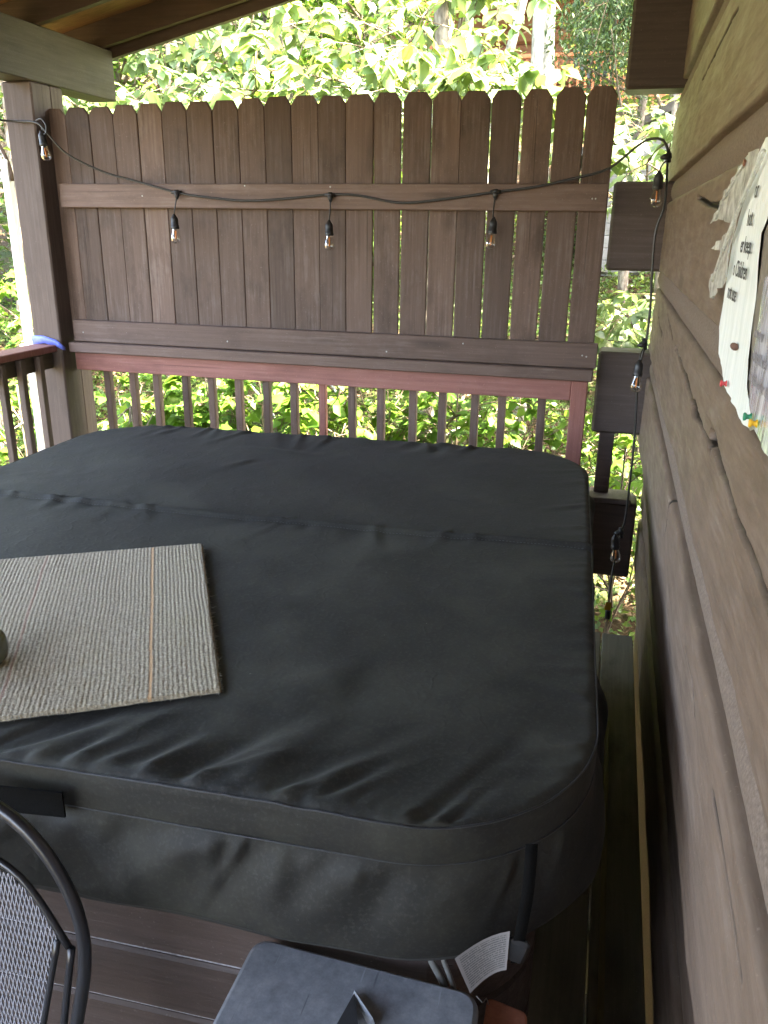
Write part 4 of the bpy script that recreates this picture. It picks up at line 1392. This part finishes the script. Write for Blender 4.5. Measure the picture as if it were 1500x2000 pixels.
# ------------------------------------------------------------------ trees
LEAF = {
    'ovate': (np.array([[0, 0, 0], [.28, .30, .05], [.28, 0, -.015], [.28, -.30, .05], [.62, .27, .02], [.62, 0, -.05], [.62, -.27, .02], [1, 0, -.16]]),
              [(0, 2, 1), (0, 3, 2), (4, 5, 7), (5, 6, 7)], [(1, 2, 5, 4), (2, 3, 6, 5)]),
    'small': (np.array([[0, 0, 0], [.5, .30, .06], [1, 0, -.06], [.5, -.30, .06]]), [(0, 2, 1), (0, 3, 2)], []),
    'maple': (np.array([[0, 0, 0], [-.12, .34, .02], [.22, .30, 0], [.30, .60, -.04], [.50, .26, .03], [1.0, 0, -.10], [.50, -.26, .03], [.30, -.60, -.04], [.22, -.30, 0], [-.12, -.34, .02], [.35, 0, .04]]),
              [(0, 10, 1), (1, 10, 2), (2, 10, 3), (3, 10, 4), (4, 10, 5), (5, 10, 6), (6, 10, 7), (7, 10, 8), (8, 10, 9), (9, 10, 0)], []),
}
def leaves_mesh(name, kind, O, D, N, S, mat, width=1.0):
    """O origins, D directions, N up-normals, S lengths"""
    lv0, tris, quads = LEAF[kind]
    D = D / (np.linalg.norm(D, axis=1)[:, None] + 1e-9)
    Sd = np.cross(N, D); Sd /= (np.linalg.norm(Sd, axis=1)[:, None] + 1e-9)
    Nn = np.cross(D, Sd)
    V = O[:, None, :] + S[:, None, None] * (lv0[None, :, 0:1] * D[:, None] + width * lv0[None, :, 1:2] * Sd[:, None] + lv0[None, :, 2:3] * Nn[:, None])
    m, k = len(O), len(lv0)
    offs = (np.arange(m) * k)[:, None, None]
    T = (np.array(tris)[None] + offs).reshape(-1, 3)
    Qd = (np.array(quads)[None] + offs).reshape(-1, 4) if quads else None
    tint_ = np.repeat(NR.rand(m) * .68, k)
    return fast_mesh(name, V.reshape(-1, 3), tri=T, quad=Qd, mat=mat, attr=tint_)

def jitter_path(a, b, n, amp, droop=0.0):
    a, b = Vector(a), Vector(b)
    L_ = (b - a).length
    out = []
    off = Vector((0, 0, 0))
    for i in range(n + 1):
        t_ = i / n
        if 0 < i:
            off += Vector((R.uniform(-1, 1), R.uniform(-1, 1), R.uniform(-1, 1))) * amp * L_ / n
        out.append(a.lerp(b, t_) + off + Vector((0, 0, -droop * L_ * t_ * t_ + droop * L_ * t_ * .6)))
    return out

def tree(label, base, top, r0, limbs, leaf, mat, ls, per, barkm, name='tree', group=None, twig=.5, droop=.55, pick=0, width=1.0, whorl=True, sub=4, flat=.35, cat='tree'):
    """base/top of the trunk; limbs: (height fraction, end point); leaves in whorls on twigs"""
    base = Vector(base)
    t_ = thing(name, label, cat, base, 0, group)
    tr = smooth_path(jitter_path(base - Vector((0, 0, .4)), top, 6, .10), .35)
    m = len(tr)
    v, f = tube_geo([rel(t_, p) for p in tr], [max(.006, r0 * (1 - .85 * i / (m - 1))) for i in range(m)], 10)
    link('trunk', mesh('trunk', v, f, barkm, True), t_)
    bv, bf = [], []
    O, D, N, S = [], [], [], []
    for (h_, end) in limbs:
        st_ = tr[min(m - 1, int(h_ * (m - 1)))]
        rr = max(.008, r0 * (1 - .85 * h_) * .45)
        lp = smooth_path(jitter_path(st_, end, 5, .18, .12), .25)
        k = len(lp)
        v, f = tube_geo([rel(t_, p) for p in lp], [max(.004, rr * (1 - .8 * i / (k - 1))) for i in range(k)], 6, off=len(bv)); bv += v; bf += f
        Ll = sum((lp[i + 1] - lp[i]).length for i in range(k - 1))
        nsub = max(2, int(sub * Ll))
        for j in range(nsub):
            u_ = R.uniform(.25, 1.0) if j else 1.0
            i0 = min(k - 2, int(u_ * (k - 1)))
            p0 = lp[i0]
            dirn = (lp[i0 + 1] - lp[i0]).normalized()
            side = Vector((R.uniform(-1, 1), R.uniform(-1, 1), R.uniform(-.5, .6)))
            e = p0 + (dirn * .5 + side * .9).normalized() * twig * R.uniform(.5, 1.3)
            tp = jitter_path(p0, e, 3, .2, .2)
            v, f = tube_geo([rel(t_, p) for p in tp], [.0045, .004, .003, .002], 4, off=len(bv)); bv += v; bf += f
            tdir = (tp[-1] - tp[-2]).normalized()
            nl = max(3, int(per * R.uniform(.6, 1.4)))
            for q in range(nl):
                if whorl:
                    pos = tp[-1] if q < nl * .6 else tp[R.choice((1, 2, 3))]
                    pos = pos + Vector((R.gauss(0, .012), R.gauss(0, .012), R.gauss(0, .012)))
                else:
                    pos = tp[-1].lerp(tp[0], R.random()) + Vector((R.gauss(0, 1), R.gauss(0, 1), R.gauss(0, .7))) * twig * .35
                an = R.uniform(0, 6.283)
                rad = Vector((math.cos(an), math.sin(an), 0))
                dd = rad + tdir * .5 + Vector((0, 0, -droop * R.uniform(.3, 1.6)))
                O.append(pos); D.append(dd); S.append(ls * R.uniform(.6, 1.25))
                N.append(Vector((R.gauss(0, flat), R.gauss(0, flat), 1)))
    if bv:
        link('branch', mesh('branch', bv, bf, M['twig'], True), t_)
    O = np.array(O) - np.array(t_.location); D = np.array(D); N = np.array(N); S = np.array(S)
    D += NR.normal(0, .25, D.shape)
    if pick:
        W_ = np.array([ (Vector(o) + t_.location - EYE).length for o in O])
        z = np.array([ (Vector(o) + t_.location).z for o in O])
        order = np.argsort(W_)
        pk = order[:pick]
        proto = []
        for s_i in range(6):
            lv0, tris, quads = LEAF[leaf]
            vv = lv0.copy(); vv[:, 1] *= width * (1 + .06 * s_i); vv[:, 2] *= 1 + .35 * s_i
            proto.append(fast_mesh('leaf', vv, tri=np.array(tris), quad=np.array(quads) if quads else None, mat=mat, attr=np.full(len(vv), .09 + .12 * s_i)))
        for i_ in pk:
            dv_ = Vector(D[i_]).normalized(); sd_ = Vector(N[i_]).cross(dv_).normalized(); nn_ = dv_.cross(sd_)
            mt = Matrix((dv_, sd_, nn_)).transposed().to_4x4()
            mt = Matrix.Translation(Vector(O[i_])) @ mt @ Matrix.Scale(S[i_], 4)
            lo_ = link('leaf', proto[i_ % 6], t_)
            lo_.matrix_local = mt
        keep = np.ones(len(O), bool); keep[pk] = False
        O, D, N, S = O[keep], D[keep], N[keep], S[keep]
    c = link('crown', leaves_mesh('crown', leaf, O, D, N, S, mat, width), t_)
    c['kind'] = 'stuff'
    return t_

def P(q, y):
    return atY(q, y)
# --- broad-leaved trees whose boughs hang over the fence
def limbs_to(qs, hs):
    return [(h, P(q, y)) for (q, y), h in zip(qs, hs)]
gzf = lambda x_, y_: float(gz(np.array([x_]), np.array([y_]))[0])
b = P((905, 700), 8.20)
tree('broad-leaved tree whose drooping boughs hang low behind the fence pickets', (b.x, 8.2, gzf(b.x, 8.2)), P((800, -420), 8.40), .075,
     [(.50, P((600, 130), 5.85)), (.52, P((760, 120), 5.65)), (.55, P((450, 150), 5.85)), (.56, P((880, 90), 5.85)), (.60, P((1010, 120), 6.05)), (.60, P((1110, 130), 5.85)), (.66, P((700, 20), 6.05)),
      (.70, P((860, -20), 6.25)), (.66, P((520, 40), 6.25)), (.74, P((980, 10), 6.45)), (.58, P((680, 180), 5.45)), (.58, P((940, 170), 5.55)), (.8, P((640, -90), 6.45)), (.85, P((900, -120), 6.65)), (.56, P((1150, 160), 5.65)), (.56, P((820, 160), 5.45)), (.57, P((560, 180), 5.45)), (.57, P((1060, 175), 5.55))],
     'ovate', M['leafA'], .15, 10, M['bark'], twig=.42, pick=240, sub=6, name='broadleaf_tree')
b = P((330, 700), 8.60)
tree('broad-leaved tree with pale sunlit leaves behind the roof beam', (b.x, 8.6, gzf(b.x, 8.6)), P((300, -350), 9.00), .07,
     [(.52, P((330, 150), 6.15)), (.55, P((260, 170), 5.95)), (.56, P((420, 110), 6.25)), (.6, P((360, 60), 6.65)), (.66, P((460, 30), 6.85)), (.5, P((180, 190), 6.05)), (.52, P((400, 185), 5.75)), (.7, P((250, 40), 7.05)), (.53, P((310, 190), 5.75)), (.75, P((520, -40), 7.05)), (.5, P((40, 150), 6.25)), (.5, P((10, 60), 6.65))],
     'ovate', M['leafA'], .145, 10, M['bark'], twig=.42, sub=6, name='broadleaf_tree')
b = P((1290, 800), 6.85)
tree('slender broad-leaved tree with white-lit leaves between fence and log wall', (b.x, 7.6, gzf(b.x, 7.6)), P((1330, -250), 8.20), .05,
     [(.55, P((1270, 230), 5.25)), (.55, P((1240, 300), 5.25)), (.5, P((1300, 270), 5.25)), (.45, P((1260, 330), 5.25)), (.62, P((1230, 200), 5.25)), (.62, P((1310, 200), 5.25)), (.35, P((1230, 570), 5.25)), (.33, P((1200, 620), 5.25)), (.32, P((1250, 640), 5.25)), (.36, P((1185, 560), 5.25)), (.30, P((1210, 680), 5.25))],
     'ovate', M['leafA'], .105, 8, M['bark'], twig=.26, sub=6, name='broadleaf_tree')
# --- maple saplings and shrubs seen between the balusters
sap = [((250, 780), 5.6, 'maple', .13, 'maple sapling with broad pale leaves beyond the balusters near the timber post'),
       ((400, 790), 5.9, 'maple', .12, 'maple sapling leaning behind the balusters left of the red baluster'),
       ((520, 800), 6.2, 'maple', .11, 'maple sapling with small leaves behind the middle balusters'),
       ((640, 800), 5.7, 'ovate', .12, 'low broad-leaved shrub behind the red baluster'),
       ((760, 810), 6.0, 'ovate', .11, 'glossy shrub beside the grey trunk beyond the balusters'),
       ((890, 800), 5.9, 'ovate', .105, 'bright glossy shrub between the grey and pale trunks'),
       ((1000, 830), 6.4, 'ovate', .10, 'small shrub at the foot of the pale mottled trunk')]
for q, y, kd, ls, lb in sap:
    bb = P(q, y); g0 = gzf(bb.x, y)
    ends = [(R.uniform(.5, 1), bb + Vector((R.uniform(-.5, .5), R.uniform(-.35, .5), R.uniform(-.42, .34)))) for _ in range(20)]
    tree(lb, (bb.x + R.uniform(-.1, .1), y + .1, g0), bb + Vector((0, 0, .35)), .018, ends, kd, M['leafB'], ls, 7, M['twig'], name='sapling' if kd == 'maple' else 'shrub', group='undergrowth behind the railing', twig=.22, droop=.5, sub=7, flat=.5, cat='sapling' if kd == 'maple' else 'shrub')
for q, y, lb in (((30, 560), 6.6, 'maple sapling left of the timber post with sunlit leaves'), ((40, 850), 5.6, 'low maple sapling beneath the open side railing'), ((-60, 700), 7.5, 'maple sapling beyond the side railing beside a pale trunk'), ((1190, 880), 6.6, 'low sapling on the leaf littered bank between railing and wall'), ((1195, 1010), 5.2, 'lime green sapling below the log ends')):
    bb = P(q, y); g0 = gzf(bb.x, y)
    big = .75 if q[0] < 200 else .3
    ends = [(R.uniform(.4, 1), bb + Vector((R.uniform(-big, big), R.uniform(-.5, .5), R.uniform(-.8, .8) * big))) for _ in range(16)]
    tree(lb, (bb.x, y + .1, g0), bb + Vector((0, 0, .4)), .02, ends, 'maple', M['leafB'], .11, 6, M['twig'], name='sapling', group='saplings beside the porch', twig=.25, sub=5, flat=.5, cat='sapling')

# --- bare trunks that can be told apart on the bank
def forest_tree(label, q, y, r, lean, barkm, crown_n=26, spread=2.2, hgt=11, leafsz=.11, hmin=.42, mat='leafC'):
    bb = P(q, y); g0 = gzf(bb.x, y)
    base = Vector((bb.x - lean * (bb.z - g0), y, g0))
    topp = base + Vector((lean * hgt, 0, hgt))
    ends = []
    for _ in range(crown_n):
        h_ = R.uniform(hmin, 1)
        c = base.lerp(topp, h_)
        an = R.uniform(0, 6.283); s_ = spread * (1.15 - .6 * abs(h_ - .6))
        ends.append((max(.2, h_ - .08), c + Vector((math.cos(an) * s_ * R.uniform(.5, 1), math.sin(an) * s_ * R.uniform(.5, 1), R.uniform(-.3, .9)))))
    return tree(label, base, topp, r, ends, 'small', M[mat], leafsz, 26, barkm, name='forest_tree', group='trees on the bank', twig=.8, whorl=False, droop=.35, sub=3.2, flat=.5)
forest_tree('thick grey-barked tree rising behind the boughs near the roof edge', (562, 70), 10.5, .16, -.02, M['bark'])
forest_tree('slim pale trunk leaning right in front of the red-brown cabin', (1003, 40), 13.0, .085, .10, M['barkpale'], 16, hmin=.62)
forest_tree('straight mottled grey trunk before the cabin wall', (1076, 30), 13.5, .125, .0, M['barkpale'], 16, hmin=.66)
forest_tree('thin white-lit trunk rising just above the pickets', (948, 150), 12.0, .075, -.02, M['barkpale'], 16, hmin=.62)
forest_tree('dark grey trunk seen between the balusters behind shrubs', (835, 800), 7.4, .085, .0, M['bark'], 14, hmin=.6)
forest_tree('pale mottled trunk seen between the balusters near the red end post', (1021, 800), 8.2, .07, .0, M['barkpale'], 14, hmin=.6)
forest_tree('brown trunk beyond the side railing with a leafy crown', (5, 500), 8.0, .10, .01, M['bark'], 20, hmin=.35)
forest_tree('weathered trunk low behind the side railing balusters', (12, 820), 7.2, .09, .02, M['bark'], 14, hmin=.5)
# --- the wood behind, far enough to fill the gaps
spots = [(-9.5, 12, 'leafy tree standing on the bank beyond the side railing', 0), (-7.2, 14, 'leafy tree on the bank behind the thick grey trunk', 0), (-5.2, 15.5, 'leafy tree on the bank left of the cabin deck', 0),
         (-3.2, 16.5, 'leafy tree directly before the cabin deck railing', 1), (.6, 15, 'dense tree on the bank right of the cabin wall', 0), (1.8, 13.5, 'leafy tree on the bank behind the grey shed', 0),
         (-12.5, 9.5, 'tall leafy tree far out beyond the open side of the porch', 0), (-10.5, 17, 'leafy tree high on the slope left of the roof beam', 0), (-6.3, 20, 'leafy tree higher up the slope behind the roof edge', 0), (-.9, 24, 'tall leafy tree behind the red-brown cabin', 0), (3.5, 20, 'leafy tree up the slope behind the log house corner', 0), (-13, 22, 'leafy tree on the upper slope at the edge of the wood', 0), (-3.8, 25, 'tall tree on the crest behind the cabin deck', 0), (-8.8, 27, 'tall tree on the crest left of the cabin', 0), (-9, 6.8, 'bushy tree close outside the open side of the porch', 0), (-7.2, 9.4, 'bushy tree between the side railing and the bank', 0)]
spots += [(-6.3, 10.4, 'dense leafy tree filling the gaps behind the roof edge', 3), (-4.7, 11.2, 'dense leafy tree behind the thick grey trunk and boughs', 3), (-3.3, 10.6, 'dense leafy tree behind the low boughs left of the cabin', 3), (3.2, 7.6, 'added tall shade tree beside the far corner of the log house', 2), (4.6, 10.2, 'added tall spreading shade tree behind the log house corner', 2), (2.6, 10.6, 'added tall shade tree between the log house corner and the grey shed', 2), (6.2, 7.4, 'added tall shade tree standing behind the log house', 2)]  # tall trees by the house are added to block sun and dapple the bank
for i, (xx, yy, lb, small) in enumerate(spots):
    g0 = gzf(xx, yy)
    hgt = 3.2 if small == 1 else 7.5 if small == 3 else R.uniform(9, 13)
    ends = []
    for _ in range((60 if small == 3 else 34) if small != 1 else 14):
        h_ = R.uniform(.12 if small != 2 else .5, 1)
        c = Vector((xx, yy, g0 + hgt * h_))
        an = R.uniform(0, 6.283); s_ = (1.5 if small == 3 else 2.6 if small != 1 else 1.1) * (1.1 - .6 * abs(h_ - .5))
        ends.append((max(.1, h_ - .06), c + Vector((math.cos(an) * s_ * R.uniform(.4, 1), math.sin(an) * s_ * R.uniform(.4, 1), R.uniform(-.3, .8)))))
    tree(lb, (xx, yy, g0), (xx + R.uniform(-.4, .4), yy, g0 + hgt), R.uniform(.08, .14) * (.6 if small == 3 else 1), ends, 'small', M['leafB' if small == 3 else 'leafC'], .15, 24, M['bark'], name='forest_tree', group='trees of the wood behind', twig=1.0, whorl=False, droop=.35, sub=3.0, flat=.55)

# hemlock-like dark bough with cones near the cabin
b = P((1150, 120), 11); g0 = gzf(b.x + .6, 11)
ends = [(R.uniform(.3, .95), P((R.uniform(1090, 1200), R.uniform(20, 170)), R.uniform(10.2, 11.6))) for _ in range(16)]
tree('dark green conifer with drooping sprays before the cabin railing', (b.x + .7, 11, g0), (b.x + .6, 11.2, g0 + 7), .07, ends, 'small', M['leafD'], .075, 60, M['bark'], name='conifer', twig=.42, whorl=False, droop=.8, sub=5, width=.55, cat='tree')

# far wood as one mass on the upper slope
def mass(name, n, xr, yr, zr_, size, mat, label=None):
    X_ = NR.uniform(*xr, n); Y_ = NR.uniform(*yr, n)
    dens = vnoise(X_ * .45 + 200, Y_ * .3 + 50, 91) + .5 * vnoise(X_ * 1.3 + 100, Y_ * .9 + 90, 92)
    top = zr_[1] * (.6 + .8 * (dens + .4))
    Z_ = gz(X_, Y_) + NR.uniform(0, 1, n) ** .8 * np.clip(top, .3, None) + zr_[0]
    O = np.stack([X_, Y_, Z_], 1)
    D = NR.normal(0, 1, (n, 3)); D[:, 2] = -np.abs(D[:, 2]) * .5
    N = NR.normal(0, .55, (n, 3)); N[:, 2] += 1
    S = size * NR.uniform(.6, 1.3, n)
    o = link(name, leaves_mesh(name, 'small', O, D, N, S, mat), None)
    o['kind'] = 'stuff'
    if label:
        tag(o, label, 'foliage')
    return o
mass('far_wood', 42000, (-30, 14), (27, 44), (0, 13), .34, M['leafC'], 'far leafy wood reading as one green mass up the slope')
mass('ground_cover', 60000, (-9, 2.2), (5.0, 14), (.01, .30), .065, M['leafC'], 'low green ground cover over the leaf litter bank')
def litter():
    n = 16000
    X_ = NR.uniform(-7, 2.2, n); Y_ = NR.uniform(5, 14, n)
    O = np.stack([X_, Y_, gz(X_, Y_) + .012], 1)
    D = NR.normal(0, 1, (n, 3)); D[:, 2] *= .25
    N = NR.normal(0, .3, (n, 3)); N[:, 2] += 1
    m = NT('dead_leaf'); at = m.new('ShaderNodeAttribute', attribute_name='tint')
    m.set(Base_Color=m.ramp(at.outputs['Fac'], [(0, (.05, .03, .02)), (.35, (.10, .065, .04)), (.68, (.18, .13, .09))]), Roughness=.85)
    o = link('leaf_litter', leaves_mesh('leaf_litter', 'small', O, D, N, .07 * NR.uniform(.6, 1.2, n), m.m), None)
    o['kind'] = 'stuff'
    tag(o, 'brown dead leaf litter scattered over the bank', 'leaf litter')
litter()
tube_o = None
for k, (qa, qb, ya, yb) in enumerate((((870, 850), (1005, 785), 6.9, 7.3), ((660, 770), (720, 860), 7.0, 6.6), ((1205, 960), (1240, 800), 7.0, 7.6), ((480, 740), (560, 850), 7.2, 7.0))):
    a, b = atY(qa, ya), atY(qb, yb)
    d = (b - a)
    o = tube('fallen_branch', [a - d * .8, a, a.lerp(b, .5) + Vector((0, 0, .03)), b, b + d * .6], .011, M['barkpale'], None, 6, step=.1)
    tag(o, ('pale bare branch slanting behind the balusters near the red end post', 'thin bare branch slanting behind the red baluster', 'thin bare stem on the bank below the log ends', 'thin bare branch behind the left balusters')[k], 'branch')

# ------------------------------------------------------------------ neighbouring buildings up the slope
cab = thing('log_cabin', 'red-brown log cabin with railed deck up the wooded slope', 'cabin', (-2.2, 20, 3.6))
CY = 20.0
for k in range(14):
    z = 3.9 + .30 * k
    box('wall_log', (-6.2, CY + 2.2, z), (1.6, CY + 2.4, z + .285), M['cabinwood'], cab, .05)
box('corner_post', (-2.2, CY + .1, 2.6), (-2.0, CY + .3, 7.6), M['cabinrail'], cab, .01)
box('corner_post', (-4.6, CY + .1, 2.6), (-4.4, CY + .3, 7.6), M['cabinrail'], cab, .01)
box('deck_floor', (-6.2, CY, 4.12), (1.2, CY + 2.2, 4.26), M['cabinwood'], cab, .01)
box('rail_cap', (-6.2, CY, 5.30), (1.2, CY + .1, 5.38), M['cabinrail'], cab, .008)
box('rail_bottom', (-6.2, CY + .02, 4.45), (1.2, CY + .08, 4.53), M['cabinrail'], cab, .008)
for k in range(46):
    xx = -6.15 + .16 * k
    box('baluster', (xx, CY + .03, 4.26), (xx + .05, CY + .08, 5.30), M['cabinrail'], cab, .004)
for xx in (-5.2, -1.4):
    w_ = box('window', (xx, CY + 2.17, 5.2), (xx + .9, CY + 2.21, 6.4), M['glassdark'], cab, .004)
    for (a, b_) in (((-.06, 0, -.06), (0, 0, 1.26)), ((.9, 0, -.06), (.96, 0, 1.26)), ((-.06, 0, 1.2), (.96, 0, 1.26))):
        box('window_frame', (xx + a[0], CY + 2.15, 5.2 + a[2]), (xx + b_[0], CY + 2.195, 5.2 + b_[2]), M['cabinrail'], cab, .004)
box('support_post', (-6.0, CY + .1, 2.4), (-5.8, CY + .3, 4.12), M['cabinrail'], cab, .01)
box('support_post', (.8, CY + .1, 2.4), (1.0, CY + .3, 4.12), M['cabinrail'], cab, .01)
rv = [(-6.8, CY - .6, 7.55), (2.2, CY - .6, 7.55), (2.2, CY + 5, 9.8), (-6.8, CY + 5, 9.8)]
rv += [(a, b_, c + .15) for a, b_, c in rv]
link('roof', mesh('roof', [rel(cab, p) for p in rv], [(0, 1, 2, 3), (7, 6, 5, 4), (0, 4, 5, 1), (1, 5, 6, 2), (2, 6, 7, 3), (3, 7, 4, 0)], M['shedroof']), cab)

shed = thing('grey_shed', 'grey sided shed with dark gable roof glimpsed between fence and wall', 'shed', (.5, 12.3, 1.4))
for k in range(9):
    box('siding_board', (-.5, 12.0, 1.25 + .16 * k), (1.6, 12.03, 1.405 + .16 * k), M['shedgrey'], shed, .006)
box('body', (-.48, 12.04, 1.0), (1.58, 13.6, 2.68), M['shedgrey'], shed, .01)
rv = [(-.75, 11.8, 2.62), (.55, 11.8, 3.25), (1.85, 11.8, 2.62), (-.75, 13.8, 2.62), (.55, 13.8, 3.25), (1.85, 13.8, 2.62)]
rv += [(a, b_, c + .10) for a, b_, c in rv]
link('roof', mesh('roof', [rel(shed, p) for p in rv], rf, M['shedroof']), shed)
gvv = [(-.48, 12.02, 2.68), (1.58, 12.02, 2.68), (.55, 12.02, 3.2)]
link('gable', mesh('gable', [rel(shed, p) for p in gvv], [(0, 1, 2)], M['shedgrey']), shed)
